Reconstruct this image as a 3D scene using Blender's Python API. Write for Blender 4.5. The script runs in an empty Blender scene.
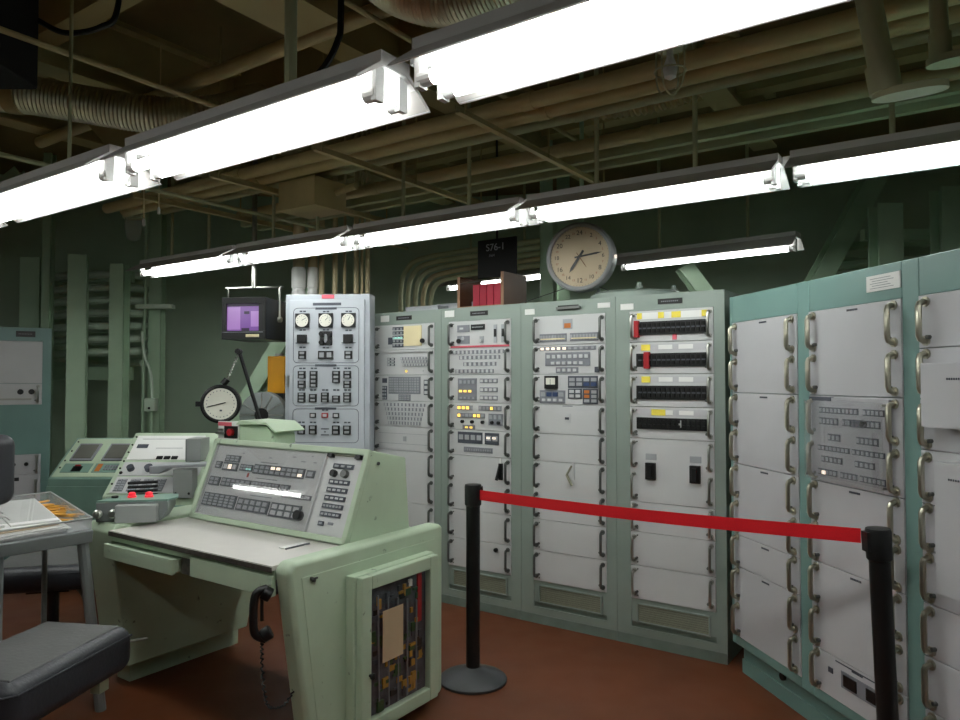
import bpy, bmesh, math, random
from mathutils import Vector, Matrix
random.seed(7)
PI = math.pi
R = math.radians
SC = bpy.context.scene
COL = SC.collection

# ------------------------------------------------------------------ camera
cd = bpy.data.cameras.new('camera')
cd.sensor_width = 36.0
cd.lens = 27.0
cd.clip_start = 0.05
cam = bpy.data.objects.new('camera', cd)
COL.objects.link(cam)
cam.location = (0, 0, 1.5)
cam.rotation_euler = (R(90 + 1.59), 0, 0)
SC.camera = cam
# ------------------------------------------------------------------ world, exposure
wd = bpy.data.worlds.new('world')
SC.world = wd
wd.use_nodes = True
wd.node_tree.nodes['Background'].inputs[0].default_value = (0.5, 0.55, 0.5, 1)
wd.node_tree.nodes['Background'].inputs[1].default_value = 0.02
SC.view_settings.view_transform = 'Standard'
SC.view_settings.look = 'None'
SC.view_settings.gamma = 1
SC.view_settings.exposure = 0.0
TUBE = 14.6           # emission of the fluorescent tubes
SC.cycles.max_bounces = 8
SC.cycles.diffuse_bounces = 5
SC.cycles.caustics_reflective = False
SC.cycles.caustics_refractive = False


# ------------------------------------------------------------------ materials
def lin(c):
    return tuple(((v / 255) / 12.92 if v / 255 <= 0.04045 else ((v / 255 + 0.055) / 1.055) ** 2.4) for v in c)


MATS = {}


def mat(name, rgb, rough=0.5, metal=0.0, var=0.08, scale=6.0, bump=0.0, spec=0.5, emit=None, es=0.0, scratch=0.0):
    if name in MATS:
        return MATS[name]
    m = bpy.data.materials.new(name)
    m.use_nodes = True
    nt = m.node_tree
    b = nt.nodes['Principled BSDF']
    b.inputs['Roughness'].default_value = rough
    b.inputs['Metallic'].default_value = metal
    b.inputs['Specular IOR Level'].default_value = spec
    c = lin(rgb)
    tc = nt.nodes.new('ShaderNodeTexCoord')
    nz = nt.nodes.new('ShaderNodeTexNoise')
    nz.inputs['Scale'].default_value = scale
    nz.inputs['Detail'].default_value = 5
    nt.links.new(tc.outputs['Object'], nz.inputs['Vector'])
    rp = nt.nodes.new('ShaderNodeValToRGB')
    rp.color_ramp.elements[0].position = 0.3
    rp.color_ramp.elements[1].position = 0.7
    rp.color_ramp.elements[0].color = tuple(v * (1 - var) for v in c) + (1,)
    rp.color_ramp.elements[1].color = tuple(min(1, v * (1 + var)) for v in c) + (1,)
    nt.links.new(nz.outputs['Fac'], rp.inputs['Fac'])
    out = rp.outputs['Color']
    if scratch > 0:
        n2 = nt.nodes.new('ShaderNodeTexNoise')
        n2.inputs['Scale'].default_value = 22
        n2.inputs['Detail'].default_value = 8
        nt.links.new(tc.outputs['Object'], n2.inputs['Vector'])
        r2 = nt.nodes.new('ShaderNodeValToRGB')
        r2.color_ramp.elements[0].position = 0.70 - scratch * 0.1
        r2.color_ramp.elements[1].position = 0.74
        nt.links.new(n2.outputs['Fac'], r2.inputs['Fac'])
        mx = nt.nodes.new('ShaderNodeMixRGB')
        mx.inputs[2].default_value = tuple(v * 0.4 for v in c) + (1,)
        nt.links.new(r2.outputs['Color'], mx.inputs[0])
        nt.links.new(out, mx.inputs[1])
        out = mx.outputs[0]
    nt.links.new(out, b.inputs['Base Color'])
    if bump > 0:
        bp = nt.nodes.new('ShaderNodeBump')
        bp.inputs['Strength'].default_value = bump
        bp.inputs['Distance'].default_value = 0.01
        n3 = nt.nodes.new('ShaderNodeTexNoise')
        n3.inputs['Scale'].default_value = scale * 8
        nt.links.new(tc.outputs['Object'], n3.inputs['Vector'])
        nt.links.new(n3.outputs['Fac'], bp.inputs['Height'])
        nt.links.new(bp.outputs['Normal'], b.inputs['Normal'])
    if emit:
        b.inputs['Emission Color'].default_value = lin(emit) + (1,)
        b.inputs['Emission Strength'].default_value = es
    MATS[name] = m
    return m


def glass_mat(name, tint=(1, 1, 1), rough=0.02, milk=0.0, refl=0.04):
    m = bpy.data.materials.new(name)
    m.use_nodes = True
    nt = m.node_tree
    nt.nodes.clear()
    o = nt.nodes.new('ShaderNodeOutputMaterial')
    mx = nt.nodes.new('ShaderNodeMixShader')
    tr = nt.nodes.new('ShaderNodeBsdfTransparent')
    tr.inputs[0].default_value = tint + (1,)
    gl = nt.nodes.new('ShaderNodeBsdfGlossy')
    gl.inputs['Roughness'].default_value = rough
    lw = nt.nodes.new('ShaderNodeLayerWeight')
    lw.inputs[0].default_value = 0.5
    pw_ = nt.nodes.new('ShaderNodeMath'); pw_.operation = 'POWER'; pw_.inputs[1].default_value = 5
    ml = nt.nodes.new('ShaderNodeMath'); ml.operation = 'MULTIPLY_ADD'; ml.inputs[1].default_value = 0.9; ml.inputs[2].default_value = refl
    nt.links.new(lw.outputs['Facing'], pw_.inputs[0])
    nt.links.new(pw_.outputs[0], ml.inputs[0])
    nt.links.new(ml.outputs[0], mx.inputs[0])
    nt.links.new(tr.outputs[0], mx.inputs[1])
    nt.links.new(gl.outputs[0], mx.inputs[2])
    last = mx
    if milk > 0:
        df = nt.nodes.new('ShaderNodeBsdfDiffuse')
        df.inputs[0].default_value = (0.8, 0.82, 0.85, 1)
        m2 = nt.nodes.new('ShaderNodeMixShader')
        m2.inputs[0].default_value = milk
        nt.links.new(mx.outputs[0], m2.inputs[1])
        nt.links.new(df.outputs[0], m2.inputs[2])
        last = m2
    nt.links.new(last.outputs[0], o.inputs[0])
    MATS[name] = m
    return m


RACKG = mat('rack_green_paint', (140, 153, 145), 0.42, var=0.05, scale=3)
RACKD = mat('rack_scuffed_green_paint', (116, 130, 122), 0.5, var=0.14, scale=9)
TEAL = mat('teal_paint', (116, 150, 144), 0.35, var=0.05, scale=3)
CONG = mat('pale_console_green', (180, 198, 173), 0.38, var=0.05, scale=5, scratch=0.25)
CONT = mat('console_teal_green', (120, 152, 140), 0.4)
PANEL = mat('light_grey_panel', (198, 199, 200), 0.42, var=0.03, scale=4)
PANELR = mat('lilac_grey_panel', (190, 190, 194), 0.4, var=0.03, scale=4)
CABG = mat('cabinet_blue_grey', (176, 182, 190), 0.42, var=0.04)
CABL = mat('cabinet_panel_blue_grey', (186, 191, 199), 0.42, var=0.03)
BANK = mat('grey_switch_bank', (128, 130, 138), 0.5, var=0.08)
BANKD = mat('dark_switch_bank', (74, 78, 88), 0.5)
KEY = mat('pale_push_key', (196, 198, 200), 0.35)
KEYG = mat('grey_push_key', (160, 163, 168), 0.4)
BLACK = mat('black_plastic', (16, 17, 18), 0.38, var=0.2)
BLACKM = mat('matt_black', (12, 12, 12), 0.8, var=0.2)
STEEL = mat('brushed_steel', (176, 176, 170), 0.28, 1.0)
DARKST = mat('dull_steel_handle', (112, 114, 112), 0.33, 0.85)
BRASS = mat('aged_nickel_handle', (176, 172, 156), 0.3, 0.9, var=0.2)
SCREW = mat('screw_metal', (120, 122, 120), 0.4, 0.8)
REDP = mat('red_plastic', (168, 24, 32), 0.4)
REDB = mat('red_belt_webbing', (222, 10, 28), 0.6, var=0.05, scale=200)
REDT = mat('pale_red_tape', (205, 90, 105), 0.6)
YEL = mat('yellow_label', (238, 220, 80), 0.6)
YEB = mat('yellow_orange_paint', (240, 168, 10), 0.45)
ORANGE = mat('orange_key', (196, 116, 52), 0.5)
WHITE = mat('white_paper', (232, 232, 230), 0.7, var=0.02)
CREAM = mat('cream_paper', (228, 214, 172), 0.75, var=0.04)
TANP = mat('tan_card', (206, 182, 148), 0.8, var=0.06)
BLUE = mat('blue_key', (58, 76, 116), 0.4)
LAMPY = mat('lit_yellow_lamp', (255, 220, 120), 0.4, emit=(255, 205, 90), es=1.2)
LAMPW = mat('lit_white_lamp', (255, 240, 220), 0.4, emit=(255, 236, 215), es=1.0)
LAMPR = mat('lit_red_button', (220, 50, 64), 0.35, emit=(255, 40, 55), es=0.5)
LAMPC = mat('lit_cyan_lamp', (190, 235, 225), 0.35, emit=(150, 230, 215), es=0.5)
GREYBOX = mat('grey_metal_box', (150, 154, 152), 0.4, var=0.05)
GREYBX2 = mat('worn_grey_metal', (124, 130, 130), 0.42, var=0.1)
PIPE = mat('tan_pipe_paint', (198, 182, 134), 0.5, var=0.12, scale=4)
PIPEG = mat('olive_green_pipe_paint', (184, 186, 148), 0.5, var=0.1, scale=4)
CEIL = mat('brown_ceiling_concrete', (128, 112, 72), 0.85, var=0.2, scale=2, bump=0.2)
BEAM = mat('tan_beam_paint', (180, 166, 118), 0.6, var=0.12, scale=3)
STEELG = mat('green_steelwork', (176, 202, 174), 0.45, var=0.08, scale=3)
WALLG = mat('dark_green_wall', (184, 206, 184), 0.7, var=0.12, scale=1.2, bump=0.1)
COILM = mat('pale_green_coil', (200, 216, 198), 0.45)
DUCTM = mat('shiny_duct_foil', (206, 198, 172), 0.34, 0.9, var=0.1)
DUCTT = mat('tan_duct_cloth', (178, 156, 108), 0.5, 0.0, var=0.15)
LAMG = mat('grey_desk_laminate', (208, 204, 200), 0.3, var=0.03, scale=14)
EDGE = mat('worn_dark_edge', (70, 66, 60), 0.5, var=0.4, scale=60)
LEATH = mat('black_vinyl', (48, 50, 56), 0.42, var=0.12, scale=9, bump=0.15)
LEATT = mat('lighter_grey_vinyl', (92, 92, 92), 0.5, var=0.14, scale=7, bump=0.15)
BROWNW = mat('brown_wood', (98, 66, 46), 0.5, var=0.15, scale=4)
TANE = mat('tan_wood_edge', (150, 112, 86), 0.6)
REDC = mat('red_binder_cloth', (168, 24, 52), 0.6)
NAVY = mat('dark_navy_case', (22, 28, 40), 0.4)
REFLW = mat('white_enamel', (247, 247, 247), 0.45, var=0.01)
HOUSE = mat('grey_lamp_housing', (208, 204, 202), 0.5, var=0.05)
SOCK = mat('lamp_socket_white', (225, 225, 225), 0.5)
TUBEM = mat('fluorescent_tube', (255, 255, 255), 0.3, emit=(250, 255, 250), es=TUBE)
GLASS = glass_mat('clear_glass')
GLASSM = glass_mat('clear_acrylic_cover', milk=0.05, refl=0.07)
GLASSD = glass_mat('dusty_plastic', milk=0.22)
GRILLE = mat('grille_olive', (124, 124, 104), 0.5)
DIAL = mat('white_dial', (228, 226, 215), 0.5)
DIALY = mat('aged_shaded_dial', (190, 172, 144), 0.5, var=0.05)  # clock dial colour lowered to hold the shade of the lamp housing
PURP = mat('violet_screen', (70, 50, 90), 0.2, emit=(130, 80, 165), es=0.6)
PURPL = mat('pale_violet_screen', (90, 70, 110), 0.2, emit=(180, 130, 205), es=0.6)
PURPD = mat('dark_violet_screen', (30, 16, 40), 0.3, emit=(50, 20, 70), es=0.3)
SCRG = mat('dark_crt_glass', (104, 104, 98), 0.15)
RUBBER = mat('black_rubber', (18, 18, 18), 0.6)
PENCIL = mat('yellow_pencil', (224, 164, 60), 0.5)
CIRC = mat('circuit_board_dark', (70, 72, 80), 0.5, var=0.5, scale=24)
CIRG = mat('circuit_green', (40, 80, 40), 0.5)
CIRO = mat('circuit_ochre', (176, 130, 40), 0.5)


def floor_mat():
    m = mat('red_brown_floor_vinyl', (100, 52, 26), 0.45, var=0.16, scale=1.6)
    nt = m.node_tree
    b = nt.nodes['Principled BSDF']
    tc = nt.nodes['Texture Coordinate']
    n = nt.nodes.new('ShaderNodeTexNoise')
    n.inputs['Scale'].default_value = 5
    n.inputs['Detail'].default_value = 6
    nt.links.new(tc.outputs['Object'], n.inputs['Vector'])
    mr = nt.nodes.new('ShaderNodeMapRange')
    mr.inputs['To Min'].default_value = 0.36
    mr.inputs['To Max'].default_value = 0.6
    nt.links.new(n.outputs['Fac'], mr.inputs['Value'])
    nt.links.new(mr.outputs[0], b.inputs['Roughness'])
    return m


FLOOR = floor_mat()


# ------------------------------------------------------------------ mesh builder
class MB:
    def __init__(s, M=None):
        s.v = []
        s.f = []
        s.mi = []
        s.m = []
        s.cur = 0
        s.M = M

    def mat(s, m):
        if m not in s.m:
            s.m.append(m)
        s.cur = s.m.index(m)
        return s

    def add(s, vs, fs):
        o = len(s.v)
        for p in vs:
            p = Vector(p)
            s.v.append(s.M @ p if s.M else p)
        for f in fs:
            s.f.append([i + o for i in f])
            s.mi.append(s.cur)

    def box(s, x0, x1, y0, y1, z0, z1, m=None):
        if m:
            s.mat(m)
        x0, x1 = sorted((x0, x1)); y0, y1 = sorted((y0, y1)); z0, z1 = sorted((z0, z1))
        s.add([(x0, y0, z0), (x1, y0, z0), (x1, y1, z0), (x0, y1, z0), (x0, y0, z1), (x1, y0, z1), (x1, y1, z1), (x0, y1, z1)],
              [(0, 3, 2, 1), (4, 5, 6, 7), (0, 1, 5, 4), (1, 2, 6, 5), (2, 3, 7, 6), (3, 0, 4, 7)])
        return s

    def tube(s, pts, r, n=10, m=None, cap=True):
        if m:
            s.mat(m)
        pts = [Vector(p) for p in pts]
        rs = r if isinstance(r, (list, tuple)) else [r] * len(pts)
        d = (pts[1] - pts[0]).normalized()
        up = Vector((0, 0, 1)) if abs(d.z) < 0.9 else Vector((1, 0, 0))
        a = d.cross(up).normalized()
        vs = []
        for i, p in enumerate(pts):
            if i == 0:
                t = pts[1] - pts[0]
            elif i == len(pts) - 1:
                t = pts[-1] - pts[-2]
            else:
                t = (pts[i + 1] - pts[i]).normalized() + (pts[i] - pts[i - 1]).normalized()
            t.normalize()
            a = (a - t * a.dot(t)).normalized()
            b = t.cross(a)
            for k in range(n):
                th = 2 * PI * k / n
                vs.append(p + (a * math.cos(th) + b * math.sin(th)) * rs[i])
        fs = []
        for i in range(len(pts) - 1):
            for k in range(n):
                fs.append((i * n + k, i * n + (k + 1) % n, (i + 1) * n + (k + 1) % n, (i + 1) * n + k))
        if cap:
            fs.append(tuple(reversed(range(n))))
            e = (len(pts) - 1) * n
            fs.append(tuple(range(e, e + n)))
        s.add(vs, fs)
        return s

    def cyl(s, p0, p1, r, n=16, m=None):
        return s.tube([p0, p1], r, n, m)

    def lathe(s, prof, n=24, m=None, c=(0, 0, 0), axis='z'):
        # prof: list of (r, h)
        if m:
            s.mat(m)
        vs = []
        for r, h in prof:
            for k in range(n):
                t = 2 * PI * k / n
                x, y = r * math.cos(t), r * math.sin(t)
                p = (x, y, h) if axis == 'z' else ((x, -h, y) if axis == 'y' else (h, x, y))
                vs.append((p[0] + c[0], p[1] + c[1], p[2] + c[2]))
        fs = []
        for i in range(len(prof) - 1):
            for k in range(n):
                fs.append((i * n + k, i * n + (k + 1) % n, (i + 1) * n + (k + 1) % n, (i + 1) * n + k))
        fs.append(tuple(reversed(range(n))))
        e = (len(prof) - 1) * n
        fs.append(tuple(range(e, e + n)))
        s.add(vs, fs)
        return s

    def prism(s, poly, a0, a1, axis='x', m=None):
        # poly in the two other axes; extruded along axis
        if m:
            s.mat(m)
        n = len(poly)

        def P(q, a):
            if axis == 'x':
                return (a, q[0], q[1])
            if axis == 'y':
                return (q[0], a, q[1])
            return (q[0], q[1], a)
        vs = [P(q, a0) for q in poly] + [P(q, a1) for q in poly]
        fs = [tuple(reversed(range(n))), tuple(range(n, 2 * n))]
        for i in range(n):
            j = (i + 1) % n
            fs.append((i, j, n + j, n + i))
        s.add(vs, fs)
        return s

    def build(s, name, parent=None, m=None, bevel=0, smooth=False, seg=2, loc=None, rz=0):
        me = bpy.data.meshes.new(name)
        me.from_pydata([tuple(p) for p in s.v], [], s.f)
        ms = s.m if s.m else [m]
        if m and not s.m:
            ms = [m]
        for q in ms:
            me.materials.append(q)
        if len(ms) > 1:
            me.polygons.foreach_set('material_index', s.mi)
        bm = bmesh.new()
        bm.from_mesh(me)
        bmesh.ops.recalc_face_normals(bm, faces=bm.faces[:])
        bm.to_mesh(me)
        bm.free()
        if smooth:
            me.polygons.foreach_set('use_smooth', [True] * len(me.polygons))
            me.set_sharp_from_angle(angle=R(35))
        o = bpy.data.objects.new(name, me)
        COL.objects.link(o)
        if parent:
            o.parent = parent
        if loc:
            o.location = loc
        if rz:
            o.rotation_euler = (0, 0, rz)
        if bevel:
            b = o.modifiers.new('bevel', 'BEVEL')
            b.width = bevel
            b.segments = seg
            b.limit_method = 'ANGLE'
            b.angle_limit = R(40)
            me.polygons.foreach_set('use_smooth', [True] * len(me.polygons))
            b.harden_normals = False
            me.set_sharp_from_angle(angle=R(50))
            w = o.modifiers.new('wn', 'WEIGHTED_NORMAL')
            w.keep_sharp = False
        return o


def thing(name, label, cat, loc=(0, 0, 0), rz=0, group=None):
    o = bpy.data.objects.new(name, None)
    o.empty_display_size = 0.1
    COL.objects.link(o)
    o.location = loc
    o.rotation_euler = (0, 0, rz)
    return tag(o, label, cat, group)


def tag(o, label, cat, group=None, kind=None):
    o['label'] = label
    o['category'] = cat
    if group:
        o['group'] = group
    if kind:
        o['kind'] = kind
    return o


def struct(o):
    o['kind'] = 'structure'
    return o


def lab(o, label):
    o['label'] = label
    return o


def inst(o, parent, loc, rz=0):
    c = o.copy()
    COL.objects.link(c)
    c.parent = parent
    c.location = loc
    c.rotation_euler = (0, 0, rz)
    return c


def text_mesh(s, size, m, ext=0.0006):
    cu = bpy.data.curves.new('txt', 'FONT')
    cu.body = s
    cu.size = size
    cu.extrude = ext
    cu.align_x = 'CENTER'
    cu.align_y = 'CENTER'
    o = bpy.data.objects.new('txt', cu)
    me = bpy.data.meshes.new_from_object(o)
    bpy.data.objects.remove(o)
    bpy.data.curves.remove(cu)
    me.materials.clear()
    me.materials.append(m)
    return me


def add_text(name, s, size, m, parent, loc, rot=(PI / 2, 0, 0), ext=0.0006):
    o = bpy.data.objects.new(name, text_mesh(s, size, m, ext))
    COL.objects.link(o)
    o.parent = parent
    o.location = loc
    o.rotation_euler = rot
    return o


def smooth_path(pts, sub=8):
    pts = [Vector(p) for p in pts]
    out = []
    n = len(pts)
    for i in range(n - 1):
        p0 = pts[max(i - 1, 0)]; p1 = pts[i]; p2 = pts[i + 1]; p3 = pts[min(i + 2, n - 1)]
        for k in range(sub):
            t = k / sub
            out.append(0.5 * ((2 * p1) + (-p0 + p2) * t + (2 * p0 - 5 * p1 + 4 * p2 - p3) * t * t + (-p0 + 3 * p1 - 3 * p2 + p3) * t ** 3))
    out.append(pts[-1])
    return out


ROT = R(-34.5)
UX, UY = math.cos(ROT), math.sin(ROT)


def L(u, v, z=0.0):      # the room's rack-and-lamp direction: u along the rows, v away from them
    return Vector((u * UX - v * UY, u * UY + v * UX, z))


# ------------------------------------------------------------------ room
CX, CY, RAD, HC = -1.2, 1.0, 7.1, 3.55


def arc(a0, a1, n=40, r=RAD):
    return [(CX + r * math.cos(R(a0 + (a1 - a0) * i / n)), CY + r * math.sin(R(a0 + (a1 - a0) * i / n))) for i in range(n + 1)]


def wall(name, a0, a1):
    p = arc(a0, a1)
    q = arc(a0, a1, r=RAD + 0.15)
    m = MB()
    m.prism(p + q[::-1], -0.1, HC + 0.1, 'z', WALLG)
    struct(m.build(name, smooth=True))


wall('wall_back', -20, 200)
wall('wall_front', 200, 340)
m = MB(); m.prism(arc(0, 360, 80)[:-1], -0.1, 0, 'z', FLOOR); struct(m.build('floor'))
m = MB(); m.prism(arc(0, 360, 80)[:-1], HC, HC + 0.1, 'z', CEIL); struct(m.build('ceiling'))


# ------------------------------------------------------------------ handles
def handle_mesh(name, h, proj, r, mt, knob=True):
    m = MB()
    m.mat(mt)
    zt, zb = h / 2, -h / 2
    c = r * 1.6
    path = [(0, 0, zb), (0, -proj + c, zb), (0, -proj + c * 0.3, zb + c * 0.3), (0, -proj, zb + c), (0, -proj, zt - c), (0, -proj + c * 0.3, zt - c * 0.3), (0, -proj + c, zt), (0, 0, zt)]
    m.tube(path, r, 8)
    for z in (zb, zt):
        m.cyl((0, 0.001, z), (0, -0.006, z), r * 1.7, 10)
    if knob:
        m.cyl((0.016, 0, zb + 0.012), (0.016, -0.014, zb + 0.012), 0.0075, 10, SCREW)
    o = m.build(name, smooth=True)
    return o


def remesh_master(o):
    me = o.data
    bpy.data.objects.remove(o)
    return me


H_SMALL = remesh_master(handle_mesh('handle', 0.13, 0.032, 0.0082, DARKST))
H_SMALL_D = remesh_master(handle_mesh('handle', 0.13, 0.032, 0.0078, STEEL))
H_BIG = remesh_master(handle_mesh('handle', 0.135, 0.030, 0.0105, BRASS))


def put_handle(me, parent, x, z, y=0.0, flip=False):
    o = bpy.data.objects.new('handle', me)
    COL.objects.link(o)
    o.parent = parent
    o.location = (x, y, z)
    if flip:
        o.scale = (-1, 1, 1)
    return o


# ------------------------------------------------------------------ panels with switches and lamps
class Face:
    """front-face helper: fractions across a panel -> raised details; x right, z up, viewer at -y"""
    def __init__(s, x0, x1, zt, zb, y=-0.004, M=None):
        s.x0, s.x1, s.zt, s.zb, s.y = x0, x1, zt, zb, y
        s.M = M

    def X(s, f): return s.x0 + (s.x1 - s.x0) * f
    def Z(s, f): return s.zt + (s.zb - s.zt) * f

    def pad(s, mb, fx0, fx1, fz0, fz1, m, t=0.004, base=0.0):
        mb.box(s.X(fx0), s.X(fx1), s.y - base - t, s.y - base + 0.0008, s.Z(fz1), s.Z(fz0), m)

    def grid(s, mb, fx0, fx1, fz0, fz1, nx, nz, m, fill=0.62, t=0.005, base=0.004, lit=None, lm=None, fz=None):
        dx = (fx1 - fx0) / nx
        dz = (fz1 - fz0) / nz
        fz = fz or fill
        for j in range(nz):
            for i in range(nx):
                mm = m
                if lit and (i, j) in lit:
                    mm = lm
                cx = fx0 + (i + 0.5) * dx
                cz = fz0 + (j + 0.5) * dz
                s.pad(mb, cx - dx * fill / 2, cx + dx * fill / 2, cz - dz * fz / 2, cz + dz * fz / 2, mm, t, base)

    def knob(s, mb, fx, fz, r, m, t=0.016):
        mb.cyl((s.X(fx), s.y, s.Z(fz)), (s.X(fx), s.y - t, s.Z(fz)), r, 14, m)


def rack_shell(t, w, d, h, openings, m, foot=True, mfoot=None, recess=0.02, ybase=0.0, zb=0.0):
    """openings: list of (x0, x1, z0, z1) through the front"""
    mb = MB()
    # sides, back, top, bottom
    mb.box(0, w, 0.035, d, zb, h, m)
    xs = sorted(set([0, w] + [v for o in openings for v in o[:2]]))
    for i in range(len(xs) - 1):
        xa, xb = xs[i], xs[i + 1]
        inside = [o for o in openings if o[0] <= xa + 1e-6 and o[1] >= xb - 1e-6]
        zs = [zb]
        for o in sorted(inside, key=lambda q: q[2]):
            zs += [o[2], o[3]]
        zs.append(h)
        for k in range(0, len(zs), 2):
            if zs[k + 1] - zs[k] > 1e-4:
                mb.box(xa, xb, 0, 0.036, zs[k], zs[k + 1], m)
    return mb.build('frame', t)


def panel(t, x0, x1, z0, z1, hm, handles=1, mt=PANEL, y=-0.004, hx=0.022, screws=True, hflip=True):
    mb = MB()
    mb.box(x0 + 0.001, x1 - 0.001, y, 0.034, z0 + 0.0015, z1 - 0.0015, mt)
    p = mb.build('panel', t, bevel=0.0015, seg=1)
    if screws:
        sb = MB()
        for zz in (z0 + 0.02, z1 - 0.02):
            for xx in (x0 + 0.042, ):
                sb.cyl((xx, y + 0.001, zz), (xx, y - 0.004, zz), 0.0045, 8, SCREW)
        sb.build('screw', p)
    if hm:
        for k in range(handles):
            zc = z0 + (z1 - z0) * (k + 0.5) / handles
            put_handle(hm, p, x0 + hx, zc, y)
            put_handle(hm, p, x1 - hx, zc, y, True)
    return p


def vent(t, x0, x1, z0, z1, frame=RACKG):
    mb = MB()
    mb.box(x0, x1, 0.012, 0.034, z0, z1, BLACKM)
    n = int((z1 - z0) / 0.0115)
    for i in range(n):
        zc = z0 + (i + 0.5) * (z1 - z0) / n
        mb.prism([(0.002, zc - 0.003), (0.006, zc + 0.0045), (0.012, zc + 0.0045), (0.008, zc - 0.003)], x0 + 0.004, x1 - 0.004, 'x', GRILLE)
    for (a, b, c, d) in ((x0 - 0.006, x0 + 0.004, z0 - 0.006, z1 + 0.006), (x1 - 0.004, x1 + 0.006, z0 - 0.006, z1 + 0.006), (x0, x1, z1, z1 + 0.006), (x0, x1, z0 - 0.006, z0)):
        mb.box(a, b, -0.004, 0.012, c, d, frame)
    return mb.build('vent_grille', t)


def nameplate(t, x0, x1, z0, z1, y=0.0):
    mb = MB()
    mb.box(x0, x1, y - 0.004, y + 0.001, z0, z1, BLACK)
    n = 9
    for i in range(n):
        xx = x0 + (x1 - x0) * (0.14 + 0.72 * i / n)
        mb.box(xx, xx + (x1 - x0) * 0.05, y - 0.0048, y - 0.003, (z0 + z1) / 2 - 0.003, (z0 + z1) / 2 + 0.003, BANK)
    return lab(mb.build('nameplate', t), 'small black nameplate with faint engraved lettering')


MO = Vector((1.306, 3.834, 0))      # right end of the middle rack row


def MW(u, v=0.0, z=0.0):
    return MO + L(u, v, z)


# middle row of four racks ---------------------------------------------------
def bank(p, build):
    mb = MB()
    build(mb)
    return mb.build('switch_bank', p)


def make_rack(u0, u1, px0, px1, label):
    w = u1 - u0
    t = thing('equipment_rack', label, 'rack', MW(u0 + 0.001), ROT, 'grey green racks along the middle of the room')
    rack_shell(t, w - 0.002, 0.6, 1.985, [(px0, px1, 0.1, 1.895)], RACKG)
    mb = MB()
    mb.box(px0, px1, 0.01, 0.036, 0.1, 0.13, RACKD)
    mb.box(px0, px1, 0.004, 0.036, 0.236, 0.262, RACKG)
    mb.box(px0, px0 + 0.035, 0.004, 0.036, 0.13, 0.24, RACKG)
    mb.box(px1 - 0.035, px1, 0.004, 0.036, 0.13, 0.24, RACKG)
    mb.box(0.0, w - 0.004, -0.003, 0.02, 0.0, 0.055, RACKD)
    mb.build('kick_panel', t)
    vent(t, px0 + 0.036, px1 - 0.036, 0.135, 0.232)
    nameplate(t, (px0 + px1) / 2 - 0.07, (px0 + px1) / 2 + 0.07, 1.925, 1.955)
    return t


# rack 1 (left)
t = make_rack(-2.55, -1.905, 0.035, 0.585, 'grey green equipment rack with a cream note taped to its top panel')
z = [1.895, 1.715, 1.535, 1.35, 1.17, 1.0]
P = [panel(t, 0.035, 0.585, z[i + 1], z[i], H_SMALL) for i in range(5)]
panel(t, 0.035, 0.585, 0.64, 1.0, H_SMALL, 2); panel(t, 0.035, 0.585, 0.45, 0.64, H_SMALL); panel(t, 0.035, 0.585, 0.262, 0.45, H_SMALL)
F = lambda i, x0=0.035, x1=0.585: Face(x0, x1, z[i], z[i + 1])


def b0(mb):
    f = F(0)
    for j in range(5):
        f.pad(mb, 0.32, 0.50, 0.10 + j * 0.17, 0.22 + j * 0.17, BANKD, 0.006)
    f.grid(mb, 0.32, 0.5, 0.1, 0.9, 3, 5, KEYG, 0.5, base=0.006)
    f.pad(mb, 0.24, 0.31, 0.5, 0.78, BANKD)
    f.pad(mb, 0.33, 0.49, 0.5, 0.56, LAMPC, 0.005, 0.006)
    f.knob(mb, 0.82, 0.68, 0.016, BLACK)


bank(P[0], b0)
mb = MB(); f = F(0); f.pad(mb, 0.51, 0.8, 0.08, 0.86, CREAM, 0.008); lab(mb.build('paper_note', P[0]), 'blank cream paper note')


def b1(mb):
    f = F(1)
    f.pad(mb, 0.02, 0.98, 0.02, 0.10, PANEL, 0.012)
    f.grid(mb, 0.22, 0.36, 0.3, 0.65, 2, 3, BANKD, 0.8, base=0)
    f.grid(mb, 0.22, 0.36, 0.3, 0.65, 2, 3, KEY, 0.5)
    for j in range(3):
        o = 0.02 * j
        f.pad(mb, 0.45 + o, 0.88 + o * 0.5, 0.30 + j * 0.13, 0.40 + j * 0.13, BANK, 0.004)
        f.grid(mb, 0.45 + o, 0.88 + o * 0.5, 0.30 + j * 0.13, 0.40 + j * 0.13, 9, 1, KEY, 0.55, fz=0.8)
    f.knob(mb, 0.55, 0.85, 0.008, LAMPY, 0.006)
    f.knob(mb, 0.82, 0.85, 0.008, KEY, 0.006)


bank(P[1], b1)


def b2(mb):
    f = F(2)
    f.pad(mb, 0.14, 0.22, 0.12, 0.3, BANKD); f.pad(mb, 0.14, 0.22, 0.42, 0.95, BANKD)
    f.grid(mb, 0.14, 0.22, 0.42, 0.95, 2, 4, KEYG, 0.6)
    f.pad(mb, 0.25, 0.78, 0.06, 0.72, BANK)
    f.grid(mb, 0.26, 0.77, 0.1, 0.68, 12, 6, KEYG, 0.7)
    f.pad(mb, 0.42, 0.62, 0.74, 0.98, BANK); f.grid(mb, 0.43, 0.61, 0.76, 0.96, 4, 3, KEYG, 0.7)
    f.pad(mb, 0.84, 0.92, 0.18, 0.75, BANKD); f.grid(mb, 0.84, 0.92, 0.18, 0.75, 1, 3, KEY, 0.6)


bank(P[2], b2)


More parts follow.
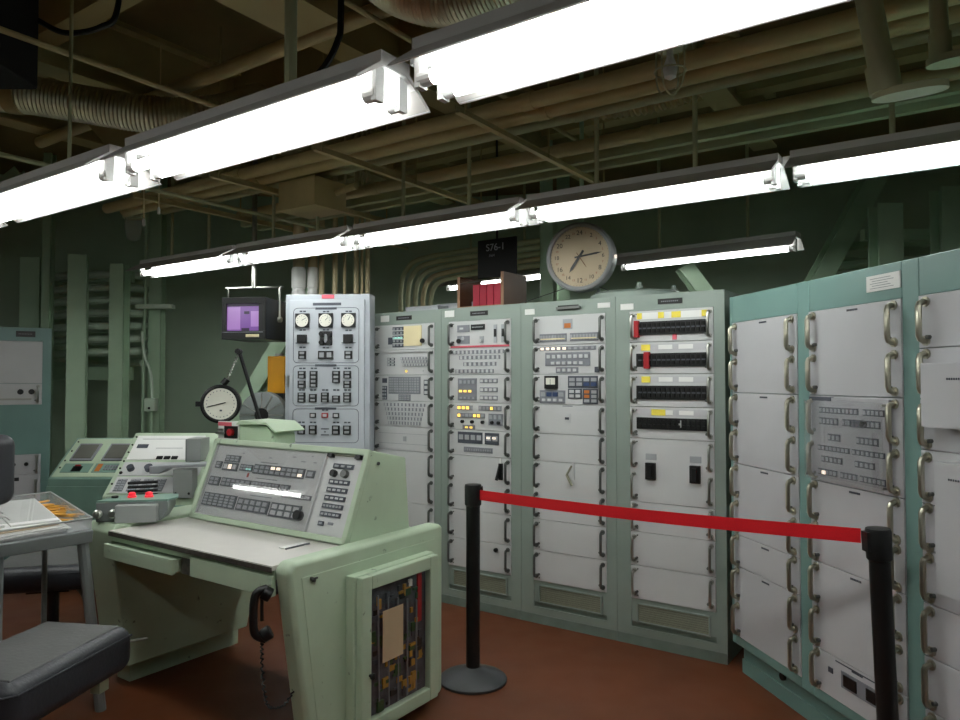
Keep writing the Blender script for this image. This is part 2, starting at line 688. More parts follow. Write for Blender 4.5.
def b3(mb):
    f = F(3)
    for j in range(5):
        o = 0.02 * j
        f.pad(mb, 0.17 + o, 0.86 - o, 0.08 + j * 0.18, 0.2 + j * 0.18, BANK, 0.003)
        f.grid(mb, 0.17 + o, 0.86 - o, 0.07 + j * 0.18, 0.21 + j * 0.18, 11, 1, KEY, 0.5, fz=0.8, base=0.002)


bank(P[3], b3)


def b4(mb):
    f = F(4)
    f.pad(mb, 0.5, 0.55, 0.4, 0.6, KEYG)
    f.pad(mb, 0.08, 0.9, 0.28, 0.3, KEYG, 0.001); f.pad(mb, 0.08, 0.9, 0.7, 0.72, KEYG, 0.001)


bank(P[4], b4)
mb = MB(); mb.box(0.09, 0.17, -0.003, 0.001, 1.92, 1.965, WHITE); lab(mb.build('sticker', t), 'small white sticker')

# rack 2
t = make_rack(-1.905, -1.27, 0.065, 0.56, 'grey green equipment rack with a red strip and lit yellow lamps, left of the clock')
z = [1.895, 1.715, 1.535, 1.35, 1.17, 1.0]
P = [panel(t, 0.065, 0.56, z[i + 1], z[i], H_SMALL) for i in range(5)]
panel(t, 0.065, 0.56, 0.64, 1.0, H_SMALL, 2); p6 = panel(t, 0.065, 0.56, 0.45, 0.64, H_SMALL); p7 = panel(t, 0.065, 0.56, 0.262, 0.45, H_SMALL)
F2 = lambda i: Face(0.065, 0.56, z[i], z[i + 1])


def b0(mb):
    f = F2(0)
    f.pad(mb, 0.15, 0.35, 0.16, 0.42, BANK); f.pad(mb, 0.19, 0.25, 0.25, 0.32, KEY, 0.006)
    f.pad(mb, 0.15, 0.35, 0.56, 0.86, BANK); f.knob(mb, 0.18, 0.75, 0.015, BLACK); f.knob(mb, 0.25, 0.66, 0.014, KEYG, 0.008)
    f.pad(mb, 0.38, 0.6, 0.16, 0.36, BLACK, 0.008); f.grid(mb, 0.4, 0.58, 0.22, 0.3, 8, 1, KEYG, 0.5, base=0.008)
    f.pad(mb, 0.52, 0.58, 0.6, 0.84, KEYG, 0.006); f.knob(mb, 0.55, 0.76, 0.010, KEY)
    for x in (0.74, 0.86):
        f.pad(mb, x, x + 0.05, 0.2, 0.86, KEYG); f.pad(mb, x + 0.008, x + 0.042, 0.36, 0.64, BLACK, 0.008)
    f.pad(mb, 0.04, 0.98, 0.93, 1.0, REDT, 0.006)


bank(P[0], b0)


def b1(mb):
    f = F2(1)
    rows = [(0.07, 0.9, 0.1), (0.18, 0.84, 0.30), (0.25, 0.78, 0.54), (0.12, 0.74, 0.80)]
    for (a, b, c) in rows:
        f.pad(mb, a, b, c, c + 0.14, BANK, 0.003)
        f.grid(mb, a, b, c - 0.01, c + 0.15, int((b - a) * 15), 1, KEY, 0.45, fz=0.75, base=0.002)


bank(P[1], b1)


def b2(mb):
    f = F2(2)
    f.pad(mb, 0.16, 0.47, 0.13, 0.92, BANK); f.grid(mb, 0.18, 0.45, 0.16, 0.36, 4, 1, KEYG, 0.6)
    f.grid(mb, 0.17, 0.4, 0.52, 0.66, 3, 1, LAMPY, 0.55)
    f.grid(mb, 0.18, 0.45, 0.76, 0.9, 4, 1, KEYG, 0.5)
    for c in (0.14, 0.45, 0.74):
        f.pad(mb, 0.52, 0.8, c, c + 0.16, BANK, 0.003); f.grid(mb, 0.52, 0.8, c, c + 0.16, 4, 1, KEY, 0.6)


bank(P[2], b2)


def b3(mb):
    f = F2(3)
    f.pad(mb, 0.15, 0.4, 0.1, 0.28, BANK); f.grid(mb, 0.15, 0.36, 0.1, 0.28, 3, 1, LAMPY, 0.6)
    f.pad(mb, 0.5, 0.86, 0.1, 0.28, BANK); f.grid(mb, 0.5, 0.86, 0.1, 0.28, 6, 1, KEYG, 0.6, lit=[(3, 0)], lm=LAMPY)
    f.pad(mb, 0.15, 0.6, 0.38, 0.56, BANK); f.grid(mb, 0.15, 0.6, 0.38, 0.56, 7, 1, KEYG, 0.6, lit=[(0, 0), (4, 0), (5, 0)], lm=LAMPY)
    f.pad(mb, 0.66, 0.88, 0.38, 0.8, BANK); f.grid(mb, 0.66, 0.88, 0.38, 0.62, 3, 1, KEYG, 0.6)
    for x in (0.24, 0.4, 0.57, 0.72, 0.82):
        f.knob(mb, x, 0.7, 0.011, BLACK)
    f.pad(mb, 0.24, 0.44, 0.82, 0.98, BANK); f.grid(mb, 0.27, 0.42, 0.84, 0.97, 2, 1, LAMPY, 0.5)


bank(P[3], b3)


def b4(mb):
    f = F2(4)
    f.pad(mb, 0.16, 0.56, 0.08, 0.52, BANKD); f.grid(mb, 0.17, 0.56, 0.15, 0.42, 4, 1, KEYG, 0.7)
    f.pad(mb, 0.6, 0.82, 0.08, 0.52, BANKD); f.grid(mb, 0.61, 0.82, 0.15, 0.42, 2, 1, KEYG, 0.7)
    f.grid(mb, 0.62, 0.8, 0.2, 0.34, 2, 1, LAMPW, 0.5, base=0.009)
    f.pad(mb, 0.26, 0.72, 0.66, 0.86, BANK); f.grid(mb, 0.27, 0.71, 0.68, 0.84, 12, 1, KEYG, 0.5)


bank(P[4], b4)
mb = MB()
mb.box(0.475, 0.5, -0.02, -0.003, 0.86, 0.965, BLACK); mb.cyl((0.49, -0.02, 0.965), (0.475, -0.045, 0.86), 0.01, 10, BLACK); mb.box(0.478, 0.492, -0.01, -0.003, 0.965, 1.0, WHITE)
lab(mb.build('lever', t), 'black hanging lever')
mb = MB(); mb.cyl((0.45, -0.003, 0.41), (0.45, -0.02, 0.41), 0.013, 14, BLACK); mb.build('knob', p7)
mb = MB(); mb.box(0.03, 0.11, -0.003, 0.001, 1.925, 1.97, WHITE); lab(mb.build('sticker', t), 'small white sticker')

# rack 3
t = make_rack(-1.27, -0.625, 0.09, 0.58, 'grey green equipment rack with an orange placard, under the big clock')
P = [panel(t, 0.09, 0.58, z[i + 1], z[i], H_SMALL) for i in range(5)]
p6 = panel(t, 0.09, 0.58, 0.64, 1.0, H_SMALL, 2); panel(t, 0.09, 0.58, 0.45, 0.64, H_SMALL); panel(t, 0.09, 0.58, 0.262, 0.45, H_SMALL)
F3 = lambda i: Face(0.09, 0.58, z[i], z[i + 1])


def b0(mb):
    f = F3(0)
    f.pad(mb, 0.43, 0.56, 0.14, 0.48, KEYG, 0.003); f.pad(mb, 0.45, 0.54, 0.28, 0.44, ORANGE, 0.001, 0.003)
    for a in (0.1, 0.53):
        f.pad(mb, a, a + 0.38, 0.62, 0.9, BANK)
        f.grid(mb, a, a + 0.38, 0.64, 0.88, 9, 1, KEYG, 0.7)
        f.pad(mb, a + 0.02, a + 0.36, 0.78, 0.82, LAMPY if False else CREAM, 0.002, 0.008)


bank(P[0], b0)


def b1(mb):
    f = F3(1)
    f.pad(mb, 0.1, 0.88, 0.06, 0.2, BANK, 0.003); f.grid(mb, 0.1, 0.88, 0.05, 0.21, 10, 1, KEYG, 0.5, lit=[(0, 0), (1, 0), (2, 0), (3, 0), (4, 0)], lm=LAMPW)
    f.pad(mb, 0.18, 0.8, 0.26, 0.72, BANK, 0.003); f.grid(mb, 0.19, 0.79, 0.3, 0.5, 8, 1, KEY, 0.6)
    f.grid(mb, 0.25, 0.72, 0.54, 0.7, 6, 1, KEY, 0.6)
    f.pad(mb, 0.33, 0.64, 0.76, 0.96, BANK, 0.003); f.grid(mb, 0.34, 0.63, 0.78, 0.94, 4, 1, KEY, 0.6)
    f.pad(mb, 0.86, 0.92, 0.76, 0.94, BANKD)


bank(P[1], b1)


def b2(mb):
    f = F3(2)
    f.pad(mb, 0.1, 0.46, 0.53, 0.96, BANK); f.grid(mb, 0.11, 0.45, 0.58, 0.75, 4, 1, KEYG, 0.8, lit=[(1, 0), (2, 0)], lm=BLUE)
    f.grid(mb, 0.12, 0.44, 0.78, 0.92, 4, 1, KEY, 0.6)
    f.pad(mb, 0.5, 0.9, 0.06, 0.45, BANKD); f.grid(mb, 0.51, 0.9, 0.1, 0.4, 4, 2, KEYG, 0.75, lit=[(2, 1), (3, 1)], lm=BLUE)
    f.pad(mb, 0.5, 0.69, 0.47, 0.8, BANKD); f.grid(mb, 0.51, 0.68, 0.49, 0.78, 2, 2, KEY, 0.7)
    f.pad(mb, 0.7, 0.9, 0.47, 0.96, BANKD); f.grid(mb, 0.71, 0.9, 0.5, 0.93, 2, 3, KEYG, 0.7, lit=[(0, 0), (0, 1)], lm=ORANGE)


bank(P[2], b2)
mb = MB(); f = F3(2)
mb.box(f.X(0.18), f.X(0.36), -0.022, -0.003, f.Z(0.48), f.Z(0.05), BLACK)
mb.box(f.X(0.205), f.X(0.335), -0.024, -0.02, f.Z(0.34), f.Z(0.12), DIAL)
mb.box(f.X(0.265), f.X(0.272), -0.025, -0.02, f.Z(0.36), f.Z(0.16), BLACK)
lab(mb.build('meter', P[2], bevel=0.006, seg=3), 'black meter with white dial')


def b3(mb):
    f = F3(3)
    f.pad(mb, 0.47, 0.53, 0.3, 0.6, KEY, 0.002); f.pad(mb, 0.46, 0.51, 0.42, 0.5, BANKD, 0.008); f.pad(mb, 0.42, 0.56, 0.03, 0.06, BANK, 0.001)


bank(P[3], b3)
mb = MB(); mb.box(0.345, 0.375, -0.012, -0.003, 0.90, 1.0, KEY); mb.cyl((0.36, -0.012, 0.985), (0.33, -0.02, 0.93), 0.006, 8, GRILLE); mb.cyl((0.33, -0.02, 0.93), (0.37, -0.03, 0.87), 0.008, 8, GRILLE)
lab(mb.build('pull_cord', p6), 'short hanging olive cord with cream tag')
mb = MB(); mb.box(0.03, 0.10, -0.003, 0.001, 1.91, 1.945, WHITE); mb.build('sticker', t)
mb = MB(); mb.box(0.53, 0.61, -0.003, 0.001, 1.925, 1.955, WHITE); mb.build('sticker', t)
mb = MB(); mb.box(0.26, 0.42, -0.02, 0.0, 1.93, 1.945, DARKST); mb.build('label_holder', t)

# rack 4
t = make_rack(-0.625, 0.0, 0.085, 0.565, 'grey green equipment rack with black breaker strips and yellow labels')
P4 = [panel(t, 0.085, 0.565, z[i + 1], z[i], H_SMALL_D) for i in range(4)]
pb = panel(t, 0.085, 0.565, 0.81, 1.17, H_SMALL_D, 2)
panel(t, 0.085, 0.565, 0.64, 0.81, H_SMALL_D); panel(t, 0.085, 0.565, 0.45, 0.64, H_SMALL_D); panel(t, 0.085, 0.565, 0.262, 0.45, H_SMALL_D)
yl = [[(0.10, 0.16), (0.36, 0.43), (0.52, 0.63), (0.87, 0.94)], [(0.15, 0.26)], [(0.15, 0.26)], [(0.27, 0.44)]]
for i in range(4):
    f = Face(0.085, 0.565, z[i], z[i + 1])

    def bb(mb):
        f.pad(mb, 0.09, 0.93, 0.08, 0.28, WHITE if i == 0 else PANELR, 0.002)
        a, b = (0.36, 0.78) if i < 3 else (0.34, 0.7)
        f.pad(mb, 0.09, 0.93, a, b, BLACK, 0.008)
        f.grid(mb, 0.11, 0.92, a + 0.03, b - 0.03, 14, 2, BLACKM if i < 3 else BLACK, 0.6, t=0.008, base=0.008)
        if i < 3:
            f.grid(mb, 0.11, 0.92, a + 0.05, b - 0.05, 14, 1, BANKD, 0.72, t=0.003, base=0.008, fz=0.12)
        for (q, r_) in yl[i]:
            f.pad(mb, q, r_, 0.08, 0.27, YEL, 0.004)
        if i == 0:
            f.pad(mb, 0.08, 0.13, 0.33, 0.85, REDP, 0.03); f.pad(mb, 0.53, 0.58, 0.75, 0.95, REDT, 0.004)
        if i == 1:
            f.pad(mb, 0.20, 0.26, 0.32, 0.84, REDP, 0.03)
        if i > 0:
            for q in (0.36, 0.6):
                f.pad(mb, q, q + 0.17, 0.1, 0.24, WHITE, 0.003)
        if i == 3:
            f.pad(mb, 0.6, 0.63, 0.4, 0.62, KEY, 0.01)
    bank(P4[i], bb)
for x in (0.18, 0.432):
    mb = MB(); mb.box(x, x + 0.058, -0.02, -0.003, 0.94, 1.035, BLACK); mb.box(x + 0.018, x + 0.042, -0.034, -0.018, 0.955, 1.02, BLACKM)
    mb.box(x - 0.002, x + 0.062, -0.006, -0.003, 1.05, 1.085, KEYG)
    lab(mb.build('breaker_switch', pb, bevel=0.003), 'black breaker switch')
mb = MB(); mb.box(0.03, 0.11, -0.003, 0.001, 1.905, 1.94, WHITE); lab(mb.build('sticker', t), 'small white sticker')

# right row: one long teal cabinet -------------------------------------------
RA = R(-79.4)
t = thing('relay_cabinet', 'long teal cabinet of grey drawers with big metal handles at the right', 'cabinet', (1.302, 3.75, 0), RA)
ops = [(0.028, 0.572, 0.2, 1.795), (0.655, 1.183, 0.2, 1.795), (1.262, 1.79, 0.2, 1.795)]
WR = 2.5
mb = MB()
mb.box(0, WR, 0.035, 0.62, 0.155, 1.93, TEAL)
xs = [0, 0.028, 0.572, 0.655, 1.183, 1.262, 1.79, WR]
for i in range(0, 8, 2):
    mb.box(xs[i], xs[i + 1], 0, 0.036, 0.155, 1.93, TEAL)
for o in ops:
    mb.box(o[0], o[1], 0, 0.036, 1.795, 1.93, TEAL); mb.box(o[0], o[1], 0, 0.036, 0.155, 0.2, TEAL)
mb.build('frame', t, bevel=0.003, seg=1)
mb = MB(); mb.box(0.015, WR - 0.05, 0.055, 0.55, 0, 0.156, TEAL); mb.box(0.015, WR - 0.05, 0.045, 0.056, 0.0, 0.07, TEAL)
mb.cyl((0.36, 0.056, 0.115), (0.36, 0.04, 0.115), 0.018, 14, BLACK); mb.build('plinth', t)


def rpanel(x0, x1, z0, z1, nh, name=True, mt=PANELR):
    p = panel(t, x0, x1, z0, z1, H_BIG, nh, mt, hx=0.034, screws=False)
    if name:
        mb = MB(); xm = (x0 + x1) / 2 - 0.02
        for k in range(7):
            mb.box(xm + k * 0.009, xm + k * 0.009 + 0.006, -0.006, -0.003, z1 - 0.022, z1 - 0.014, BANKD)
        mb.build('caption', p)
    return p


x0, x1 = ops[0][:2]
for (a, b, n) in ((1.435, 1.795, 2), (1.075, 1.435, 2), (0.715, 1.075, 2), (0.555, 0.715, 1), (0.2, 0.555, 2)):
    rpanel(x0, x1, a, b, n)
x0, x1 = ops[1][:2]
rpanel(x0, x1, 1.435, 1.795, 2)
pw = rpanel(x0, x1, 1.075, 1.435, 2, False)
rpanel(x0, x1, 0.735, 1.075, 2)
rpanel(x0, x1, 0.373, 0.735, 2)
pl = rpanel(x0, x1, 0.2, 0.373, 1)
f = Face(x0, x1, 1.435, 1.075)
mb = MB()
f.pad(mb, 0.06, 0.9, 0.02, 0.94, mat('mid_grey_panel', (164, 164, 168), 0.5), 0.012)
f.pad(mb, 0.04, 0.3, 0.015, 0.06, BANKD, 0.016)
for (rz0, rz1, segs) in ((0.13, 0.2, [(0.16, 0.6), (0.65, 0.86)]), (0.25, 0.33, [(0.16, 0.38), (0.43, 0.52), (0.55, 0.82)]), (0.43, 0.51, [(0.26, 0.4), (0.58, 0.8)]), (0.57, 0.63, [(0.14, 0.5), (0.53, 0.86)]), (0.69, 0.76, [(0.18, 0.42), (0.56, 0.76)]), (0.84, 0.91, [(0.14, 0.36), (0.4, 0.58), (0.61, 0.87)])):
    for (a, b) in segs:
        f.pad(mb, a, b, rz0, rz1, BANKD, 0.003, 0.012)
        f.grid(mb, a, b, rz0, rz1, max(3, int((b - a) * 24)), 1, KEYG, 0.6, t=0.004, base=0.014)
f.pad(mb, 0.55, 0.66, 0.25, 0.33, BANKD, 0.012, 0.012)
f.knob(mb, 0.68, 0.29, 0.012, BLACK, 0.034)
f.pad(mb, 0.2, 0.235, 0.86, 0.9, LAMPW, 0.008, 0.014)
mb.build('switch_bank', pw)
mb = MB(); mb.box(f.X(0.05), f.X(0.91), -0.05, -0.046, f.Z(0.96), f.Z(0.05), GLASSM)
for (a, b) in ((0.06, 0.08), (0.06, 0.92), (0.9, 0.08), (0.9, 0.92)):
    mb.cyl((f.X(a), -0.004, f.Z(b)), (f.X(a), -0.047, f.Z(b)), 0.004, 8, STEEL)
lab(mb.build('clear_cover', pw), 'clear plastic cover sheet over the switches')
f = Face(x0, x1, 0.373, 0.2)
mb = MB()
f.pad(mb, 0.35, 0.8, 0.22, 0.6, BANK); f.pad(mb, 0.38, 0.52, 0.28, 0.54, BLACK, 0.007); f.pad(mb, 0.62, 0.76, 0.28, 0.54, BLACK, 0.007)
f.pad(mb, 0.2, 0.25, 0.3, 0.42, BANKD); f.pad(mb, 0.28, 0.8, 0.06, 0.09, BANKD, 0.001)
mb.build('switch_bank', pl)
x0, x1 = ops[2][:2]
for (a, b, n) in ((1.61, 1.795, 1), (1.435, 1.61, 1), (1.26, 1.435, 1), (1.075, 1.26, 1), (0.915, 1.075, 1), (0.735, 0.915, 1), (0.555, 0.735, 1), (0.373, 0.555, 1), (0.2, 0.373, 1)):
    pz = rpanel(x0, x1, a, b, n, a > 1.7)
for (za, zb_, xo) in ((1.345, 1.555, 0.095), (0.81, 1.235, 0.145)):
    mb = MB(); mb.box(x0 + xo, x1 - 0.03, -0.085, -0.004, za, zb_, PANELR)
    for k in range(6):
        mb.box(x0 + 0.2 + k * 0.009, x0 + 0.206 + k * 0.009, -0.087, -0.084, zb_ - 0.055, zb_ - 0.048, BANKD)
    lab(mb.build('raised_cover', t, bevel=0.02, seg=4), 'rounded grey box cover raised from the drawers')
mb = MB()
mb.box(1.01, 1.18, -0.004, 0.001, 1.835, 1.895, WHITE)
for k in range(5):
    mb.box(1.03 + 0.01 * (k % 2), 1.15 - 0.015 * (k % 3), -0.0048, -0.0035, 1.845 + k * 0.009, 1.847 + k * 0.009, BANK)
lab(mb.build('paper_label', t), 'white typed paper label')

# meter cabinet ---------------------------------------------------------------
t = thing('meter_cabinet', 'tall blue grey cabinet with three round meters and a red tag', 'cabinet', (-1.378, 5.09, 0), R(-6))
W, Hh = 0.612, 2.105
mb = MB(); mb.box(0, W, 0.0, 0.14, 0.0, Hh, CABG); mb.build('cabinet_body', t, bevel=0.006)
mb = MB(); mb.box(0.035, W - 0.035, -0.014, 0.001, 0.1, Hh - 0.04, CABL); d = mb.build('door', t, bevel=0.003)
mb = MB(); mb.box(0.02, 0.035, -0.02, -0.001, 1.45, 1.53, STEEL); mb.build('latch', t)
mb = MB(); mb.box(0.265, 0.355, -0.004, 0.001, Hh - 0.032, Hh - 0.004, REDT); lab(mb.build('tag', t), 'red tag')
f = Face(-0.012, W + 0.014, 2.105, 1.063, y=-0.014)      # photo y 294..~455
mb = MB()


def rr(fx0, fx1, fz0, fz1):                # rounded outline
    x0, x1, zt, zb = f.X(fx0), f.X(fx1), f.Z(fz0), f.Z(fz1)
    r = 0.03
    pts = []
    for (cx, cz, a0) in ((x1 - r, zt - r, 0), (x0 + r, zt - r, 90), (x0 + r, zb + r, 180), (x1 - r, zb + r, 270)):
        for k in range(5):
            a = R(a0 + k * 22.5)
            pts.append((cx + r * math.cos(a), -0.0142, cz + r * math.sin(a)))
    pts.append(pts[0])
    mb.tube(pts, 0.0018, 4, BANKD, cap=False)


rr(0.12, 0.86, 0.095, 0.465); rr(0.12, 0.86, 0.485, 0.755); rr(0.12, 0.86, 0.775, 1.0)
f.pad(mb, 0.34, 0.66, 0.06, 0.078, BANKD, 0.003)
for c, w in ((0.098, 0.12), (0.482, 0.12), (0.772, 0.12)):
    f.pad(mb, 0.49 - w, 0.49 + w, c - 0.007, c + 0.008, BANKD, 0.003)
mb.build('panel_outline', d)
for cx in (0.225, 0.49, 0.745):
    mb = MB()
    mb.box(f.X(cx) - 0.05, f.X(cx) + 0.05, -0.03, -0.013, f.Z(0.18) - 0.05, f.Z(0.18) + 0.05, BLACK)
    mb.cyl((f.X(cx), -0.028, f.Z(0.18)), (f.X(cx), -0.034, f.Z(0.18)), 0.045, 28, DIAL)
    for k in range(9):
        a = R(-30 + k * 30)
        mb.box(f.X(cx) + math.cos(a) * 0.033 - 0.002, f.X(cx) + math.cos(a) * 0.033 + 0.002, -0.0355, -0.033, f.Z(0.18) + math.sin(a) * 0.033 - 0.003, f.Z(0.18) + math.sin(a) * 0.033 + 0.003, BANK)
    a = R(20 + 50 * cx)
    mb.tube([(f.X(cx), -0.036, f.Z(0.18)), (f.X(cx) + 0.028 * math.cos(a), -0.036, f.Z(0.18) + 0.028 * math.sin(a))], 0.0016, 4, BANKD)
    lab(mb.build('round_meter', d), 'round white meter in a square black bezel')


def captions(mb, pts):
    for (cx, cz) in pts:
        f.pad(mb, cx - 0.035, cx - 0.005, cz - 0.005, cz + 0.005, BANKD, 0.002)
        f.pad(mb, cx + 0.005, cx + 0.035, cz - 0.005, cz + 0.005, BANKD, 0.002)


def swkeys(cx, cz0, cz1, n, cols=1):
    mb = MB()
    w = 0.042 * cols
    f.pad(mb, cx - w, cx + w, cz0, cz1, BLACK, 0.012)
    f.grid(mb, cx - w, cx + w, cz0, cz1, cols, n, KEYG, 0.6, t=0.004, base=0.012)
    return mb.build('switch', d)


mb = MB(); captions(mb, [(0.225, 0.117), (0.49, 0.12), (0.745, 0.12), (0.225, 0.243), (0.49, 0.243), (0.745, 0.247), (0.225, 0.36), (0.49, 0.363), (0.745, 0.363)]
                  + [(x, 0.502) for x in (0.225, 0.355, 0.61, 0.735)] + [(x, 0.648) for x in (0.22, 0.35, 0.485, 0.61, 0.735)] + [(0.485, 0.782)] + [(x, 0.865) for x in (0.22, 0.35, 0.61, 0.735)])
f.pad(mb, 0.44, 0.53, 0.905, 0.912, BANKD, 0.002); f.pad(mb, 0.44, 0.53, 0.945, 0.952, BANKD, 0.002); f.pad(mb, 0.475, 0.495, 0.925, 0.932, BANKD, 0.002)
mb.build('caption', d)
for cx in (0.225, 0.745):
    mb = MB(); f.pad(mb, cx - 0.05, cx + 0.05, 0.275, 0.33, BLACK, 0.03); f.pad(mb, cx - 0.08, cx + 0.08, 0.328, 0.334, BANKD, 0.004); lab(mb.build('rotary_switch', d, bevel=0.004), 'black selector switch')
mb = MB(); X, Z_ = f.X(0.49), f.Z(0.3)
mb.box(X - 0.045, X + 0.045, -0.016, -0.013, Z_ - 0.05, Z_ + 0.05, BLACK)
for sx in (-1, 1):
    for sz in (-1, 1):
        mb.cyl((X + sx * 0.028, -0.014, Z_ + sz * 0.03), (X + sx * 0.028, -0.04, Z_ + sz * 0.03), 0.017, 12, BLACK)
mb.box(X - 0.01, X + 0.01, -0.018, -0.015, Z_ - 0.03, Z_ + 0.03, KEYG)
lab(mb.build('rotary_switch', d), 'four black knobs in a cross')
for (cx, a, b, n, c) in ((0.225, 0.385, 0.44, 2, 1), (0.49, 0.385, 0.44, 1, 2), (0.745, 0.385, 0.44, 2, 1),
                         (0.22, 0.52, 0.57, 2, 1), (0.22, 0.585, 0.635, 2, 1), (0.355, 0.52, 0.63, 4, 1), (0.61, 0.52, 0.6, 3, 1), (0.735, 0.52, 0.57, 2, 1), (0.735, 0.585, 0.635, 2, 1),
                         (0.22, 0.665, 0.73, 3, 1), (0.35, 0.675, 0.73, 2, 1), (0.485, 0.665, 0.73, 3, 1), (0.61, 0.685, 0.73, 2, 1), (0.735, 0.665, 0.73, 3, 1),
                         (0.22, 0.885, 0.945, 2, 1), (0.35, 0.885, 0.945, 2, 1), (0.61, 0.885, 0.945, 2, 1), (0.735, 0.885, 0.945, 2, 1)):
    swkeys(cx, a, b, n, c)
for cx in (0.35, 0.485, 0.61):
    mb = MB(); f.pad(mb, cx - 0.035, cx + 0.035, 0.802, 0.834, BLACK if cx != 0.485 else REDP, 0.01); f.pad(mb, cx - 0.022, cx + 0.022, 0.808, 0.828, KEY, 0.003, 0.01); mb.build('switch', d)

# ------------------------------------------------------------------ main console
DO = Vector((-0.713, 2.722, 0))
t = thing('control_console', 'large pale green control desk with slanted switch panel and glazed side door', 'desk', DO, ROT)
# right cheek
mb = MB(); mb.prism([(-0.005, 0.775), (0.02, 0.808), (0.93, 0.808), (0.945, 0.79), (0.945, 0.02), (0.93, 0.0), (0.125, 0.0), (0.115, 0.02)], -0.09, 0.0, 'x', CONG)
c1 = lab(mb.build('side_cheek', t, bevel=0.028, seg=5), 'right side cheek')
mb = MB(); mb.prism([(0.055, 0.745), (0.88, 0.745), (0.88, 0.03), (0.16, 0.03)], -0.001, 0.004, 'x', CONG); mb.build('side_panel', c1, bevel=0.002, seg=1)
mb = MB()
for (y_, z_) in ((0.10, 0.735), (0.11, 0.725)):
    mb.cyl((0.003, y_, z_), (0.016, y_, z_), 0.006, 8, DARKST)
mb.box(0.004, 0.012, 0.095, 0.13, 0.728, 0.735, DARKST)
mb.build('latch', c1)
# glazed door box
mb = MB()
y0, y1, z0, z1 = 0.30, 0.80, 0.055, 0.70
mb.box(0.003, 0.05, y0 - 0.012, y1 + 0.012, z0 - 0.012, z1 + 0.004, CONG)
fw = 0.058
for (a, b, c, e) in ((y0, y0 + fw, z0, z1), (y1 - fw, y1, z0, z1), (y0 + fw, y1 - fw, z1 - fw, z1), (y0 + fw, y1 - fw, z0, z0 + fw)):
    mb.box(0.05, 0.085, a, b, c, e, CONG)
dr = lab(mb.build('glazed_door', t, bevel=0.006), 'pale green framed door with a glass pane')
mb = MB(); mb.box(0.05, 0.053, y0 + fw, y1 - fw, z0 + fw, z1 - fw, CIRC)
random.seed(3)
for k in range(110):
    yy = random.uniform(y0 + fw + 0.01, y1 - fw - 0.05); zz = random.uniform(z0 + fw, z1 - fw - 0.05)
    mb.box(0.053, 0.056 + random.random() * 0.008, yy, yy + random.uniform(0.01, 0.04), zz, zz + random.uniform(0.008, 0.045), random.choice([CIRG, CIRO, CIRO, CIRG, BANKD, BLACK, CIRC]))
mb.box(0.053, 0.062, 0.68, 0.705, 0.42, 0.64, REDP)
mb.box(0.053, 0.062, 0.62, 0.64, 0.59, 0.62, WHITE)
for k in range(5):
    mb.cyl((0.06, 0.42 + 0.07 * k * 0.9, 0.6 - 0.02 * k), (0.06, 0.43 + 0.06 * k, 0.12), 0.004, 6, BANK)
lab(mb.build('circuit_boards', dr), 'dark wiring and circuit cards behind the glass')
mb = MB(); mb.box(0.078, 0.081, y0 + fw - 0.002, y1 - fw + 0.002, z0 + fw - 0.002, z1 - fw + 0.002, GLASS); mb.build('glass_pane', dr)
mb = MB(); mb.box(0.068, 0.070, 0.44, 0.57, 0.315, 0.53, TANP); lab(mb.build('card', dr), 'tan paper card behind the glass')
mb = MB(); mb.lathe([(0.006, 0.0), (0.006, 0.01), (0.013, 0.014), (0.013, 0.024), (0.006, 0.028)], 14, BLACK, (0.084, 0.345, 0.30), 'x'); mb.build('knob', dr, smooth=True)
mb = MB()
for z_ in (0.14, 0.58):
    mb.cyl((0.07, y1 + 0.006, z_), (0.07, y1 + 0.006, z_ + 0.06), 0.006, 8, CONG)
mb.build('hinge', dr)
# left cheek
mb = MB(); mb.prism([(-0.005, 0.775), (0.02, 0.808), (0.93, 0.808), (0.93, 0.79), (0.78, 0.13), (0.78, 0.12), (0.085, 0.12), (0.085, 0.14)], -1.48, -1.25, 'x', CONG)
c2 = lab(mb.build('side_cheek', t, bevel=0.022, seg=4), 'left side cheek on a recessed plinth')
mb = MB(); mb.box(-1.47, -1.36, 0.16, 0.80, 0.0, 0.145, CONG); mb.build('plinth', c2)
# desktop
mb = MB(); mb.box(-1.252, -0.088, -0.012, 0.46, 0.772, 0.79, LAMG); mb.box(-1.252, -0.088, -0.016, -0.0115, 0.766, 0.786, EDGE); lab(mb.build('desktop', t), 'worn grey laminate desktop')
mb = MB(); mb.box(-1.252, -0.088, 0.0, 0.82, 0.74, 0.772, CONG); mb.box(-0.695, -0.612, 0.004, 0.03, 0.67, 0.745, EDGE)
mb.box(-1.25, -0.09, 0.78, 0.82, 0.6, 0.8, CONG); mb.build('under_frame', t)
mb = MB(); mb.box(-1.247, -0.70, -0.04, -0.02, 0.668, 0.735, CONG); mb.box(-1.235, -0.71, -0.022, 0.3, 0.672, 0.728, CONG); lab(mb.build('drawer', t, bevel=0.003), 'shallow drawer slightly pulled out')
mb = MB(); mb.box(-0.612, -0.091, -0.012, 0.012, 0.672, 0.752, CONG); mb.build('apron', t, bevel=0.003)
